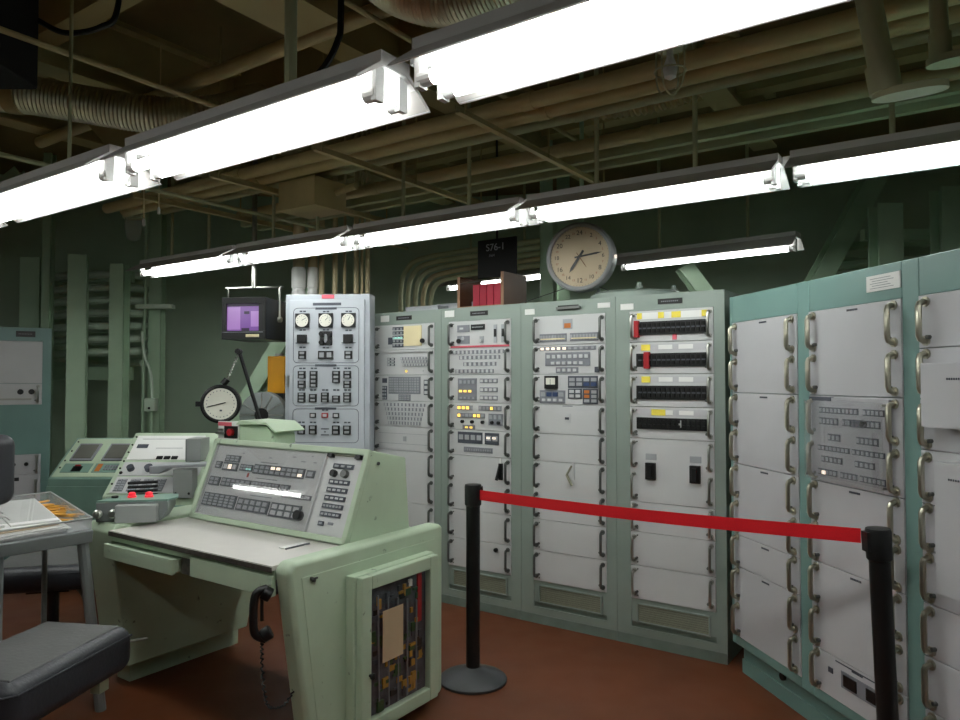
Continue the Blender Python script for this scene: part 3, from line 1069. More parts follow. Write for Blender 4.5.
# hutch
bv, bz, tv, tz = 0.39, 0.79, 0.545, 1.185
HU0, HU1 = -1.205, -0.088
mb = MB(); mb.prism([(bv, bz), (tv, tz), (0.77, 1.135), (0.80, 0.79)], HU0, HU1, 'x', CONG)
h = lab(mb.build('slanted_housing', t, bevel=0.008, seg=3), 'pale green slanted housing')
ang = math.atan2(tz - bz, tv - bv)                      # slope of the face
HL = math.hypot(tz - bz, tv - bv)
ex = Vector((1, 0, 0)); ez = Vector((0, math.cos(ang), math.sin(ang))); ey = ex.cross(ez) * -1.0   # ey = into the panel
ey = ez.cross(ex)
FM = Matrix((ex, ey, ez)).transposed().to_4x4()
FM.translation = Vector((HU0, bv, bz))
WH = HU1 - HU0
mb = MB(FM)
for (a, b, c, e) in ((0, WH, 0, 0.028), (0, WH, HL - 0.03, HL), (0, 0.03, 0, HL), (WH - 0.03, WH, 0, HL)):
    mb.box(a, b, -0.022, 0.004, c, e, CONG)
mb.build('bezel', h, bevel=0.006, seg=3)
f = Face(0.03, WH - 0.03, HL - 0.03, 0.028, y=-0.003)
mb = MB(FM)
mb.box(0.03, WH - 0.03, -0.003, 0.003, 0.028, HL - 0.03, PANEL)
mp = mb.build('switch_panel', h)
mb = MB(FM)


def bk(a, b, c, e, nx, nz, base=BANKD, key=KEYG, fill=0.68, lit=None, lm=None):
    f.pad(mb, a, b, c, e, base, 0.006)
    f.grid(mb, a + 0.004, b - 0.004, c + 0.01, e - 0.01, nx, nz, key, fill, base=0.006, t=0.003, lit=lit, lm=lm)


bk(0.03, 0.075, 0.24, 0.34, 1, 2)
bk(0.09, 0.2, 0.14, 0.235, 3, 2)
bk(0.09, 0.2, 0.245, 0.36, 3, 1, lit=[(1, 0)], lm=LAMPW, key=KEY)
bk(0.22, 0.31, 0.25, 0.34, 4, 2, lit=[(2, 1), (3, 1)], lm=LAMPC)
bk(0.32, 0.665, 0.23, 0.36, 9, 2, lit=[(3, 0), (4, 0), (8, 1)], lm=LAMPW)
bk(0.68, 0.73, 0.24, 0.34, 1, 1)
bk(0.02, 0.1, 0.46, 0.585, 2, 2)
bk(0.115, 0.33, 0.46, 0.58, 6, 2)
bk(0.34, 0.53, 0.46, 0.56, 8, 2)
bk(0.54, 0.6, 0.46, 0.58, 2, 2)
bk(0.56, 0.75, 0.56, 0.62, 10, 1)
bk(0.02, 0.265, 0.69, 0.87, 6, 4)
bk(0.28, 0.5, 0.7, 0.87, 5, 2)
bk(0.515, 0.71, 0.7, 0.88, 4, 2, key=KEY)
for (a, b, z_) in ((0.2, 0.215, 0.09), (0.4, 0.42, 0.12), (0.56, 0.58, 0.08), (0.62, 0.65, 0.13), (0.7, 0.72, 0.13), (0.35, 0.47, 0.19), (0.35, 0.5, 0.41), (0.35, 0.5, 0.645), (0.68, 0.69, 0.05)):
    f.pad(mb, a, b, z_, z_ + 0.012, BANK, 0.001)
f.pad(mb, 0.285, 0.295, 0.36, 0.42, REDP, 0.003)
f.pad(mb, 0.77, 0.775, 0, 1, KEYG, 0.006)
f.knob(mb, 0.715, 0.82, 0.022, BLACK, 0.03)
for z_, n, k in ((0.12, 3, KEYG), (0.32, 4, KEY), (0.42, 4, KEY), (0.52, 4, KEY), (0.62, 6, KEYG), (0.72, 5, KEYG)):
    bk(0.83, 0.95, z_, z_ + 0.06, n, 1, BANKD, k, 0.6)
bk(0.835, 0.865, 0.84, 0.895, 1, 1); f.pad(mb, 0.89, 0.92, 0.84, 0.87, BANK)
f.knob(mb, 0.85, 0.25, 0.016, BLACK, 0.022); f.knob(mb, 0.915, 0.245, 0.018, DARKST, 0.022)
f.pad(mb, 0.79, 0.82, 0.005, 0.05, BLACK, 0.02); f.pad(mb, 0.955, 0.985, 0.0, 0.05, BLACK, 0.02); f.pad(mb, 0.8, 0.97, 0.01, 0.02, GRILLE, 0.01)
mb.build('switch_bank', mp)
mb = MB(FM)
mb.box(f.X(0.005), f.X(0.775), -0.0175, -0.0155, f.Z(0.985), f.Z(0.02), GLASSM)
lab(mb.build('clear_cover', h), 'clear glossy cover sheet in front of the switches')
mb = MB(FM)
mb.box(f.X(0.002), f.X(0.006), -0.014, 0, f.Z(0.99), f.Z(0.01), PANEL); mb.box(f.X(0.772), f.X(0.778), -0.016, 0, f.Z(0.99), f.Z(0.01), PANEL)
mb.box(f.X(0.005), f.X(0.775), -0.016, 0, f.Z(0.995), f.Z(0.985), PANEL)
mb.build('cover_rail', h)
mb = MB(FM); mb.cyl((WH + 0.001, 0.05, HL - 0.045), (WH + 0.008, 0.05, HL - 0.045), 0.008, 10, BLACK); mb.build('screw', h)
mb = MB(); mb.box(-0.30, -0.255, 0.20, 0.33, 0.7905, 0.7945, WHITE); mb.box(-0.262, -0.255, 0.20, 0.33, 0.79, 0.796, BANKD)
# (open acrylic stop on the desk edge)
lab(mb.build('desk_label', t), 'small white strip label on the desktop')

# telephone handset
t2 = thing('telephone_handset', 'black telephone handset hanging by its cord under the control desk', 'telephone', DO + L(-0.088, -0.055, 0.625), R(10))
t2.scale = (0.88, 0.88, 0.88)
mb = MB(); pts = smooth_path([(0.02, 0.0, 0.105), (-0.025, -0.012, 0.085), (-0.035, -0.015, 0.0), (-0.028, -0.012, -0.08), (0.015, 0.0, -0.11)], 6)
mb.tube(pts, [0.018] * len(pts), 12, BLACK)
mb.build('grip', t2, smooth=True)
for z_, s_ in ((0.10, 1), (-0.105, -1)):
    mb = MB(); mb.cyl((0.0, 0.0, z_ - 0.008 * s_), (0.036, 0.002, z_ - 0.028 * s_), 0.03, 20, BLACK); mb.build('earpiece' if s_ > 0 else 'mouthpiece', t2, bevel=0.006, smooth=True)
mb = MB(); mb.box(0.0, 0.03, 0.0, 0.04, 0.09, 0.11, STEEL); mb.build('cradle_hook', t2)
mb = MB(); pts = [(0.0, 0, -0.12)]
base = smooth_path([(0.0, 0, -0.12), (0.0, 0, -0.2), (0.01, 0, -0.32), (0.03, 0.01, -0.40), (0.09, 0.03, -0.405), (0.13, 0.09, -0.36)], 14)
pp = []
for i, p in enumerate(base):
    a = i * 1.9
    pp.append(p + Vector((math.cos(a) * 0.006, math.sin(a) * 0.006, 0)))
mb.tube(pp, 0.0045, 6, BLACK); mb.build('cord', t2, smooth=True)

# box on the hutch
def box_on_console():
    t = thing('warning_unit', 'pale green box with overhanging lid and red lens on top of the control desk', 'control box', DO + L(-1.30, 0.64, 1.155), R(-27))
    mb = MB(); mb.prism([(0.0, 0.0), (0.38, 0.0), (0.38, 0.05), (0.35, 0.10), (0.03, 0.115), (0.0, 0.10)], -0.02, 0.16, 'y', CONG)
    mb.build('body', t, bevel=0.006)
    mb = MB(); mb.prism([(0.14, 0.105), (0.17, 0.128), (0.36, 0.122), (0.43, 0.075), (0.42, 0.068), (0.355, 0.110)], -0.045, 0.18, 'y', CONG)
    mb.build('lid', t, bevel=0.003)
    mb = MB(); mb.box(0.0, 0.15, -0.03, -0.018, 0.01, 0.12, WHITE); mb.box(0.05, 0.145, -0.036, -0.028, 0.03, 0.095, BLACK)
    mb.box(0.0, 0.10, -0.032, -0.028, 0.095, 0.115, REDT); mb.box(0.0, 0.12, -0.032, -0.028, 0.008, 0.024, REDT); mb.box(0.0, 0.055, -0.05, -0.03, 0.05, 0.062, STEEL); mb.box(0.0, 0.04, -0.04, -0.03, 0.072, 0.08, STEEL)
    fp = mb.build('front_plate', t)
    mb = MB(); mb.cyl((0.105, -0.03, 0.062), (0.105, -0.055, 0.062), 0.02, 16, REDP); lab(mb.build('lens', fp, bevel=0.003), 'red lens')


box_on_console()

# ------------------------------------------------------------------ grey key box with red buttons on the left cheek
t = thing('button_box', 'grey metal box with two lit red buttons, on the left corner of the control desk', 'control box', DO + L(-1.40, 0.0, 0.809), R(10))
mb = MB(); mb.prism([(0.0, 0.0), (0.30, 0.0), (0.33, 0.05), (0.33, 0.095), (0.0, 0.095)], 0.0, 0.17, 'y', GREYBX2); mb.build('body', t, bevel=0.006)
mb = MB(); mb.prism([(0.0, 0.0), (0.33, 0.0), (0.36, 0.08), (0.34, 0.18), (0.08, 0.18)], 0.095, 0.103, 'z', CONT); tp = mb.build('top_plate', t)
mb = MB(); mb.box(0.10, 0.29, -0.05, -0.001, 0.0, 0.085, GREYBOX); mb.build('front_cover', t, bevel=0.005)
for x in (0.02, 0.09):
    mb = MB(); mb.lathe([(0.012, 0), (0.012, 0.02), (0.02, 0.024), (0.022, 0.04), (0.014, 0.05)], 14, STEEL, (x, -0.0, 0.045), 'y'); mb.build('knob', t, smooth=True)
for x in (0.14, 0.22):
    mb = MB(); mb.lathe([(0.021, 0.103), (0.021, 0.110), (0.017, 0.113), (0.017, 0.124), (0.010, 0.129)], 18, LAMPR, (x, 0.09, 0)); lab(mb.build('button', t, smooth=True), 'lit red button')
mb = MB(); mb.cyl((0.06, 0.09, 0.103), (0.06, 0.09, 0.112), 0.016, 14, BLACK); mb.build('keyhole', t)

# ------------------------------------------------------------------ left consoles
def console(label, loc, w, zt, zb, dep, rz, body, face, items, name='desk_console', low=CONT):
    t = thing(name, label, 'console', loc, rz)
    mb = MB(); mb.prism([(0, zb), (0, zb - 0.02), (0.0, 0.08), (0.06, 0.08), (0.06, 0.0), (dep + 0.25, 0.0), (dep + 0.25, zt - 0.06), (dep, zt)], 0, w, 'x', body)
    b = mb.build('housing', t, bevel=0.008, seg=3)
    a = math.atan2(zt - zb, dep)
    ll = math.hypot(zt - zb, dep)
    ez = Vector((0, math.cos(a), math.sin(a))); ex = Vector((1, 0, 0)); ey = ez.cross(ex)
    M = Matrix((ex, ey, ez)).transposed().to_4x4(); M.translation = Vector((0, 0, zb))
    mb = MB(M); mb.box(0.02, w - 0.02, -0.006, 0.003, 0.015, ll - 0.015, face); p = mb.build('slanted_panel', t, bevel=0.003, seg=1)
    items(t, p, Face(0.02, w - 0.02, ll - 0.015, 0.015, y=-0.006), M)
    mb = MB(); mb.box(-0.003, w + 0.003, -0.008, 0.0, zb - 0.09, zb - 0.055, low); mb.box(0, w, -0.004, 0, 0.1, zb - 0.09, low); mb.build('front_panel', t)
    return t


def it2(t, p, f, M):
    for x in (0.08, 0.42):
        mb = MB(M)
        f.pad(mb, x, x + 0.24, 0.17, 0.66 - 0.05, BANK, 0.012); f.pad(mb, x + 0.02, x + 0.22, 0.21, 0.57, SCRG, 0.004, 0.012)
        lab(mb.build('screen', p, bevel=0.004), 'dark rounded screen')
    mb = MB(M)
    f.pad(mb, 0.06, 0.36, 0.68, 0.9, CONT, 0.004); f.pad(mb, 0.39, 0.95, 0.68, 0.9, CONT, 0.004)
    f.pad(mb, 0.17, 0.27, 0.76, 0.88, BLACK, 0.004, 0.004); f.pad(mb, 0.18, 0.24, 0.72, 0.75, REDP, 0.004, 0.004)
    f.pad(mb, 0.42, 0.47, 0.7, 0.88, ORANGE, 0.004, 0.004); f.grid(mb, 0.5, 0.74, 0.72, 0.86, 8, 2, BANK, 0.7, base=0.004)
    f.grid(mb, 0.78, 0.92, 0.7, 0.88, 4, 1, BANKD, 0.6, base=0.004)
    for z_ in (0.1, 0.35, 0.6, 0.78):
        f.knob(mb, 0.03, z_, 0.006, BLACK, 0.005)
    mb.build('switch_bank', p)


console('green slanted desk console with two dark rounded screens beside the left cabinet', (-3.07, 5.13, 0), 0.72, 1.06, 0.80, 0.37, 0, CONT, CONG, it2)


def it3(t, p, f, M):
    mb = MB(M)
    f.pad(mb, 0.03, 0.80, 0.04, 0.46, WHITE, 0.004); f.pad(mb, 0.03, 0.80, 0.74, 0.99, PANEL, 0.003)
    f.pad(mb, 0.08, 0.2, 0.2, 0.26, BANKD, 0.004, 0.004); f.grid(mb, 0.35, 0.6, 0.40, 0.46, 3, 1, BLACK, 0.8, base=0.004)
    f.pad(mb, 0.3, 0.6, 0.26, 0.265, BANK, 0.001, 0.004); f.pad(mb, 0.1, 0.7, 0.1, 0.105, BANK, 0.001, 0.004)
    f.pad(mb, 0.03, 0.9, 0.5, 0.72, PANEL, 0.004); f.knob(mb, 0.14, 0.62, 0.022, BANKD, 0.03); f.knob(mb, 0.34, 0.62, 0.026, BANKD, 0.03); f.knob(mb, 0.03 + 0.02, 0.68, 0.01, BLACK, 0.01)
    for x in (0.06, 0.2, 0.34, 0.48):
        f.pad(mb, x, x + 0.1, 0.78, 0.97, BANK, 0.006); f.grid(mb, x, x + 0.1, 0.78, 0.97, 2, 5, KEYG, 0.7, base=0.006)
    for z_ in (0.06, 0.2, 0.33, 0.48, 0.6, 0.85):
        f.knob(mb, 0.012, z_, 0.006, BLACK, 0.005)
    mb.build('switch_bank', p)


def it3b(t, p, f, M):
    it3(t, p, f, M)
    mb = MB()
    mb.box(0.455, 0.545, 0.14, 0.30, 0.985, 1.13, GREYBOX); mb.box(0.44, 0.456, 0.16, 0.30, 0.98, 1.125, GREYBX2)
    lab(mb.build('cover_box', t, bevel=0.006), 'grey metal box clamped to the console front')
    mb = MB(); mb.box(0.44, 0.56, -0.02, 0.06, 0.78, 0.955, GREYBOX)
    for (x_, z_) in ((0.46, 0.81), (0.54, 0.81)):
        mb.cyl((x_, -0.019, z_), (x_, -0.028, z_), 0.008, 10, BLACK)
    lab(mb.build('cover_box', t, bevel=0.006), 'lower grey metal box with two black screws')
    mb = MB(); mb.prism([(0.30, 0.975), (0.66, 0.995), (0.66, 0.975), (0.42, 0.965), (0.36, 0.93), (0.30, 0.93)], -0.03, 0.10, 'y', KEYG); lab(mb.build('arm_plate', t, bevel=0.004), 'pale swinging arm plate')
    mb = MB()
    for k in range(4):
        mb.cyl((0.18, -0.04, 0.80 + 0.025 * k), (0.36, -0.05, 0.81 + 0.025 * k), 0.009, 8, BLACK)
    mb.build('cable', t)


console('pale green slanted desk console carrying grey metal boxes on an arm, behind the control desk', (-2.31, 4.42, 0), 0.62, 1.145, 0.79, 0.42, 0, CONG, CONG, it3b)

# left rack cabinet
t = thing('radio_cabinet', 'teal cabinet with blank drawers and small black knobs at the far left', 'cabinet', (-4.42, 5.78, 0), R(30))
w = 0.84
rack_shell(t, w, 0.30, 1.945, [(0.05, 0.775, 0.1, 1.83)], TEAL)
p = panel(t, 0.05, 0.775, 1.47, 1.83, None, mt=PANEL, screws=False)
p = panel(t, 0.05, 0.775, 1.29, 1.47, None, mt=PANEL, screws=False)
mb = MB()
for x in (0.62, 0.70):
    mb.cyl((x, -0.004, 1.40), (x, -0.03, 1.40), 0.023, 16, BLACK)
mb.box(0.32, 0.40, -0.008, -0.003, 1.37, 1.40, ORANGE); mb.box(0.42, 0.7, -0.012, -0.003, 1.33, 1.345, STEEL)
mb.build('knob', p); put_handle(H_SMALL_D, p, 0.745, 1.38, -0.004, True)
mb = MB(); mb.box(0.05, 0.775, 0.002, 0.034, 0.87, 1.29, TEAL); mb.build('blank_panel', t)
p = panel(t, 0.05, 0.775, 0.70, 0.87, None, mt=PANELR, screws=False); mb = MB()
for x in (0.36, 0.48, 0.58, 0.67):
    mb.cyl((x, -0.004, 0.79), (x, -0.025, 0.79), 0.016, 12, BLACK)
mb.build('knob', p); put_handle(H_SMALL_D, p, 0.745, 0.785, -0.004, True)
p = panel(t, 0.05, 0.775, 0.45, 0.70, None, mt=PANELR, screws=False); mb = MB()
for (x, z_) in ((0.40, 0.6), (0.52, 0.6), (0.52, 0.52), (0.40, 0.52)):
    mb.cyl((x, -0.004, z_), (x, -0.025, z_), 0.02, 12, BLACK)
mb.box(0.46, 0.62, -0.008, -0.003, 0.65, 0.68, BLACK)
mb.build('knob', p); put_handle(H_SMALL_D, p, 0.74, 0.58, -0.004, True)
panel(t, 0.05, 0.775, 0.1, 0.45, None, mt=PANEL, screws=False)
nameplate(t, 0.58, 0.72, 1.865, 1.915)

# ------------------------------------------------------------------ tray table with papers and pencils
TRZ = R(52)
TO = Vector((-1.745, 3.255, 0))
TILT = Matrix.Translation((0, 0, 0.83)) @ Matrix.Rotation(R(9), 4, 'X')
t = thing('tray_table', 'grey metal table with slanted leg and tilted top at the left edge', 'table', TO, TRZ)
mb = MB(TILT); mb.box(-0.9, 0.0, -0.02, 0.0, -0.055, 0.0, GREYBX2); mb.box(-0.9, 0.0, 0.0, 0.47, -0.03, -0.004, GREYBX2); mb.build('table_top', t, bevel=0.004)
for (x_, y_, dx, zt, r_) in ((-0.03, 0.02, 0.09, 0.78, 0.024), (-0.35, 0.02, 0.0, 0.78, 0.01), (-0.03, 0.42, 0.0, 0.86, 0.012), (-0.85, 0.02, 0.0, 0.78, 0.012), (-0.85, 0.42, 0.0, 0.86, 0.012)):
    mb = MB(); mb.tube([(x_, y_, zt), (x_ + dx, y_, 0.0)], r_, 10, GREYBX2); mb.build('leg', t)


def TP(x, y, z):   # table local (tilted top) to world
    p = TILT @ Vector((x, y, z))
    a = TRZ
    return Vector((TO.x + p.x * math.cos(a) - p.y * math.sin(a), TO.y + p.x * math.sin(a) + p.y * math.cos(a), p.z))


def on_tray(o, x, y, z, rz=0.0):
    o.matrix_world = Matrix.Translation(TP(x, y, z)) @ Matrix.Rotation(TRZ, 4, 'Z') @ Matrix.Rotation(R(9), 4, 'X') @ Matrix.Rotation(rz, 4, 'Z')
    return o


t = thing('display_case', 'shallow clear plastic case on the grey table at the left', 'case')
on_tray(t, 0.0, 0.0, -0.003)
mb = MB()
x0, x1, y0, y1, hh = -0.75, 0.0, 0.0, 0.46, 0.055
mb.box(x0, x1, y0, y1, 0.0, 0.003, GLASSD)
for (a, b, c, e) in ((x0, x1, y0, y0 + 0.004), (x0, x1, y1 - 0.004, y1), (x0, x0 + 0.004, y0, y1), (x1 - 0.004, x1, y0, y1)):
    mb.box(a, b, c, e, 0.003, hh, GLASSD)
mb.build('tray', t)
mb = MB()
for q in ((x0, y0, x1, y0), (x1, y0, x1, y1), (x1, y1, x0, y1)):
    mb.tube([(q[0], q[1], hh), (q[2], q[3], hh)], 0.004, 6, GREYBOX)
mb.build('rim', t)
o = thing('document_stack', 'stack of loose papers and manila sheets under an open binder in the clear case', 'papers')
on_tray(o, -0.31, 0.22, 0.001, R(3))
random.seed(5)
for k in range(5):
    mb = MB(); a = random.uniform(-0.02, 0.02); mb.box(-0.33 + a, 0.20 + a, -0.20 - a, 0.17, k * 0.006, k * 0.006 + 0.004, random.choice([CREAM, TANP, WHITE])); mb.build('paper_sheet', o)
o = thing('open_binder', 'open ring binder with white page sleeves lying in the clear case', 'binder')
on_tray(o, -0.29, 0.24, 0.031, R(-4))
mb = MB(); mb.box(-0.30, 0.20, -0.18, 0.19, 0.0, 0.006, WHITE); mb.box(-0.30, -0.02, -0.17, 0.18, 0.006, 0.02, WHITE); mb.box(0.0, 0.19, -0.17, 0.18, 0.006, 0.016, WHITE); mb.build('page', o, bevel=0.003)
mb = MB()
for y_ in (-0.1, 0, 0.1):
    mb.tube(smooth_path([(-0.035, y_, 0.018), (-0.01, y_, 0.035), (0.015, y_, 0.016)], 5), 0.003, 6, STEEL)
mb.build('ring', o)
mb = MB(); mb.box(-0.28, 0.18, -0.16, 0.17, 0.0215, 0.0225, GLASSM); mb.build('sleeve', o)
for k in range(16):
    a = random.uniform(-0.5, 0.5) - 0.3
    c = Vector((-0.10 + random.uniform(-0.05, 0.045), 0.13 + (k / 16) * 0.26, 0))
    w0 = (c.x + 0.045, c.y + 0.02, 0.006 + 0.007 * (k % 4))
    d_ = Vector((math.cos(a), math.sin(a), 0)) * 0.06
    mb = MB(); mb.tube([-d_, d_], 0.0045, 6, PENCIL); mb.tube([d_, d_ * 1.12], [0.0045, 0.001], 6, TANP)
    q = on_tray(mb.build('pencil'), *w0)
    tag(q, 'short yellow pencil in the loose heap at the right of the clear case', 'pencil', 'yellow pencils in the clear case')

# ------------------------------------------------------------------ chairs
def cushion(name, parent, x0, x1, y0, y1, z0, z1, m, bev=0.045, mtop=None):
    mb = MB()
    mb.box(x0, x1, y0, y1, z0, z1, m)
    o = mb.build(name, parent, bevel=bev, seg=5)
    return o


def swivel_chair(label, loc, rz, zs=0.50, hx=0.26, hy=0.27, th=0.13):
    t = thing('swivel_chair', label, 'chair', loc, rz)
    s = cushion('seat', t, -hx, hx, -hy, hy, zs - th, zs, LEATH, 0.055)
    mb = MB(); mb.box(-hx + 0.045, hx - 0.045, -hy + 0.045, hy - 0.045, zs - 0.006, zs + 0.003, LEATT); mb.build('seat_top', s, bevel=0.015, seg=4)  # seat top in a lighter grey than the cushion sides
    mb = MB(); mb.tube([(-hx, -hy + 0.03, zs - 0.035), (hx - 0.03, -hy, zs - 0.035), (hx, -hy + 0.03, zs - 0.035), (hx, hy - 0.03, zs - 0.035)], 0.004, 6, LEATH); mb.build('piping', s)
    mb = MB(); mb.cyl((0, 0, 0.1), (0, 0, zs - th), 0.03, 16, BLACK); mb.box(-0.1, 0.1, -0.1, 0.1, zs - th - 0.04, zs - th, BLACK); mb.build('pedestal', t)
    mb = MB()
    for k in range(4):
        a = PI / 4 + k * PI / 2
        d = Vector((math.cos(a), math.sin(a), 0))
        mb.tube([(0, 0, 0.12), d * 0.2 + Vector((0, 0, 0.09)), d * 0.29 + Vector((0, 0, 0.055))], [0.022, 0.018, 0.012], 8, STEEL)
    mb.build('star_base', t)
    for k in range(4):
        a = PI / 4 + k * PI / 2
        mb = MB(); x_, y_ = 0.29 * math.cos(a), 0.29 * math.sin(a)
        mb.cyl((x_ - 0.012, y_, 0.027), (x_ + 0.012, y_, 0.027), 0.027, 14, RUBBER); mb.cyl((x_, y_, 0.03), (x_, y_, 0.06), 0.008, 8, STEEL); mb.build('castor', t)
    return t


t = swivel_chair('black vinyl swivel chair with a lighter grey seat top, nearest in the left foreground', (-1.625, 2.63, 0), R(-9.8), zs=0.53, hx=0.205, hy=0.31, th=0.175)
mb = MB(); mb.tube([(-0.1, 0.0, 0.34), (-0.27, 0.02, 0.36), (-0.30, 0.02, 0.7), (-0.27, 0.0, 1.05)], 0.018, 10, BLACK); mb.build('back_support', t)
b = cushion('backrest', t, -0.31, -0.20, -0.16, 0.16, 1.02, 1.29, LEATH, 0.045)
mb = MB(); mb.tube(smooth_path([(-0.15, 0.31, 0.38), (-0.02, 0.42, 0.38), (0.12, 0.38, 0.40), (0.16, 0.30, 0.42)], 6), 0.008, 8, STEEL); mb.cyl((-0.12, 0.3, 0.40), (0.18, 0.42, 0.43), 0.005, 8, STEEL); mb.build('lever', t, smooth=True)
mb = MB(); mb.cyl((0.24, -0.22, 0.34), (-0.2, -0.25, 0.33), 0.01, 8, STEEL); mb.box(0.12, 0.16, 0.16, 0.21, 0.31, 0.355, CONG); mb.build('seat_bracket', t)
t = swivel_chair('second grey vinyl chair tucked behind the tray table, tipped back', (-2.28, 3.88, 0), R(15), zs=0.56)
mb = MB(); mb.tube([(0.0, 0.1, 0.45), (0.18, -0.2, 0.42), (0.26, -0.34, 0.36)], 0.012, 8, STEEL); mb.build('lever', t)
t = thing('stool', 'dark cushioned stool at the left edge beside the nearest chair', 'stool', (-2.32, 3.02, 0), R(5))
cushion('seat', t, -0.22, 0.22, -0.2, 0.2, 0.42, 0.55, LEATH, 0.04)
mb = MB(); mb.cyl((0, 0, 0.04), (0, 0, 0.42), 0.03, 14, BLACK); mb.build('pedestal', t)
mb = MB(); mb.lathe([(0.2, 0.0), (0.2, 0.02), (0.05, 0.05), (0.03, 0.06)], 24, BLACK); mb.build('base', t)

# ------------------------------------------------------------------ stanchions and belt
def stanchion(x, y, label, side=-1, lean=0.0):
    t = thing('stanchion', label, 'stanchion', (x, y, 0), 0)
    mb = MB(); mb.lathe([(0.168, 0.0), (0.17, 0.012), (0.16, 0.022), (0.10, 0.045), (0.05, 0.062), (0.036, 0.07)], 40, BLACKM if False else mat('dark_grey_rubber', (58, 60, 62), 0.5)); mb.build('base', t, smooth=True)
    mb = MB(); mb.cyl((0, 0, 0.06), (0, 0, 0.88), 0.035, 24, BLACK); q1 = mb.build('pole', t, smooth=True)
    mb = MB(); mb.lathe([(0.034, 0.865), (0.042, 0.875), (0.043, 0.965), (0.040, 0.975), (0.02, 0.978)], 28, BLACK); mb.box(side * 0.05, side * 0.03, -0.02, 0.02, 0.9, 0.965, BLACK); q2 = mb.build('belt_head', t, smooth=True)
    for q in (q1, q2):
        q.rotation_euler = (0, lean, 0)
    return t


S1 = Vector((-0.035, 3.64, 0)); S2 = Vector((1.346, 2.467, 0))
stanchion(S1.x, S1.y, 'black belt stanchion standing behind the control desk in mid floor', 1)
s2 = stanchion(S2.x + 0.045, S2.y, 'black belt stanchion in front of the teal cabinet', -1, R(-2.2))
s2.scale = (0.96, 0.96, 1.022)
dv = (S2 - S1).normalized()
nv = Vector((-dv.y, dv.x, 0))
mb = MB(); mb.mat(REDB)
N = 24; vs = []
for i in range(N + 1):
    s_ = i / N
    p = (S1 + dv * 0.045).lerp(S2 - dv * 0.045, s_)
    zc = 0.926 + 0.038 * s_ - 0.012 * math.sin(PI * s_)
    for (a, b) in ((0.0008, 0.025), (0.0008, -0.025), (-0.0008, -0.025), (-0.0008, 0.025)):
        vs.append((p.x + nv.x * a, p.y + nv.y * a, zc + b))
fs = [(i * 4 + k, i * 4 + (k + 1) % 4, (i + 1) * 4 + (k + 1) % 4, (i + 1) * 4 + k) for i in range(N) for k in range(4)]
fs += [(0, 1, 2, 3), (N * 4 + 3, N * 4 + 2, N * 4 + 1, N * 4)]
mb.add(vs, fs)
tag(mb.build('barrier_belt'), 'red webbing belt stretched between the two black stanchions', 'belt')

# ------------------------------------------------------------------ monitor
mc = Vector((-1.64, 5.13, 1.94))
t = thing('monitor', 'small navy monitor with violet picture hanging from the ceiling', 'monitor', mc + Vector((-0.04, 0, 0)), R(-9))
mb = MB(); mb.box(-0.165, 0.165, 0.0, 0.40, -0.15, 0.15, NAVY); cs = mb.build('case', t, bevel=0.008)
mb = MB()
for (a, b, c, e) in ((-0.165, 0.165, 0.105, 0.15), (-0.165, 0.165, -0.15, -0.09), (-0.165, -0.13, -0.09, 0.105), (0.115, 0.165, -0.09, 0.105)):
    mb.box(a, b, -0.02, 0.001, c, e, BLACK)
mb.box(0.02, 0.12, -0.023, -0.019, -0.135, -0.115, CREAM); mb.box(-0.165, 0.15, -0.022, -0.019, -0.102, -0.098, BANK)
mb.build('bezel', t, bevel=0.004)
mb = MB()
mb.box(-0.13, 0.115, -0.006, 0.0, -0.09, 0.105, PURP)
mb.box(-0.13, -0.03, -0.0075, -0.005, -0.08, 0.08, PURPL); mb.box(-0.02, 0.05, -0.0075, -0.005, -0.07, 0.085, PURP); mb.box(0.0, 0.04, -0.009, -0.007, 0.03, 0.05, PURPD)
mb.box(0.05, 0.11, -0.0075, -0.005, -0.06, 0.05, PURPL); mb.box(-0.13, 0.115, -0.0078, -0.005, 0.085, 0.105, PURPD); mb.box(-0.02, 0.04, -0.0078, -0.005, -0.09, -0.07, PURPD)
lab(mb.build('screen', t), 'violet lit screen')
mb = MB(); mb.tube(smooth_path([(-0.2, 0.14, 0.0), (-0.2, 0.14, 0.22), (-0.19, 0.14, 0.235), (0.19, 0.14, 0.235), (0.2, 0.14, 0.22), (0.2, 0.14, 0.0)], 3), 0.009, 8, STEEL)
mb.cyl((0, 0.14, 0.235), (0, 0.14, 1.62), 0.018, 12, STEEL); mb.cyl((0.19, 0.14, 0), (0.215, 0.14, 0), 0.02, 12, STEEL)
lab(mb.build('yoke', t, smooth=True), 'steel yoke and hanging rod')

# pressure gauge on pole behind console
t = thing('hanging_gauge', 'round black gauge with white dial hanging by a spring from a leaning black pole', 'gauge', (-1.58, 4.4, 1.355), R(12))
mb = MB(); mb.lathe([(0.115, -0.05), (0.118, 0.0), (0.118, 0.03), (0.105, 0.036), (0.095, 0.03)], 36, BLACK, (0, 0, 0), 'y'); mb.box(-0.145, -0.11, -0.02, 0.01, -0.015, 0.015, BLACK); mb.build('case', t, smooth=True)
mb = MB(); mb.cyl((0, -0.026, 0), (0, -0.0315, 0), 0.095, 36, DIAL)
for k in range(24):
    a = R(k * 15)
    mb.box(math.cos(a) * 0.08 - 0.0025, math.cos(a) * 0.08 + 0.0025, -0.033, -0.031, math.sin(a) * 0.08 - 0.003, math.sin(a) * 0.08 + 0.003, BANK)
mb.tube([(0.03, -0.034, 0.008), (-0.075, -0.034, -0.018)], 0.003, 5, BLACK)
mb.box(-0.004, 0.01, -0.033, -0.031, -0.045, -0.035, BANKD)
mb.build('dial', t)
mb = MB(); mb.tube([(0.01, 0, 0.118), (0.035, 0, 0.15)], 0.02, 10, BLACK)
pts = []
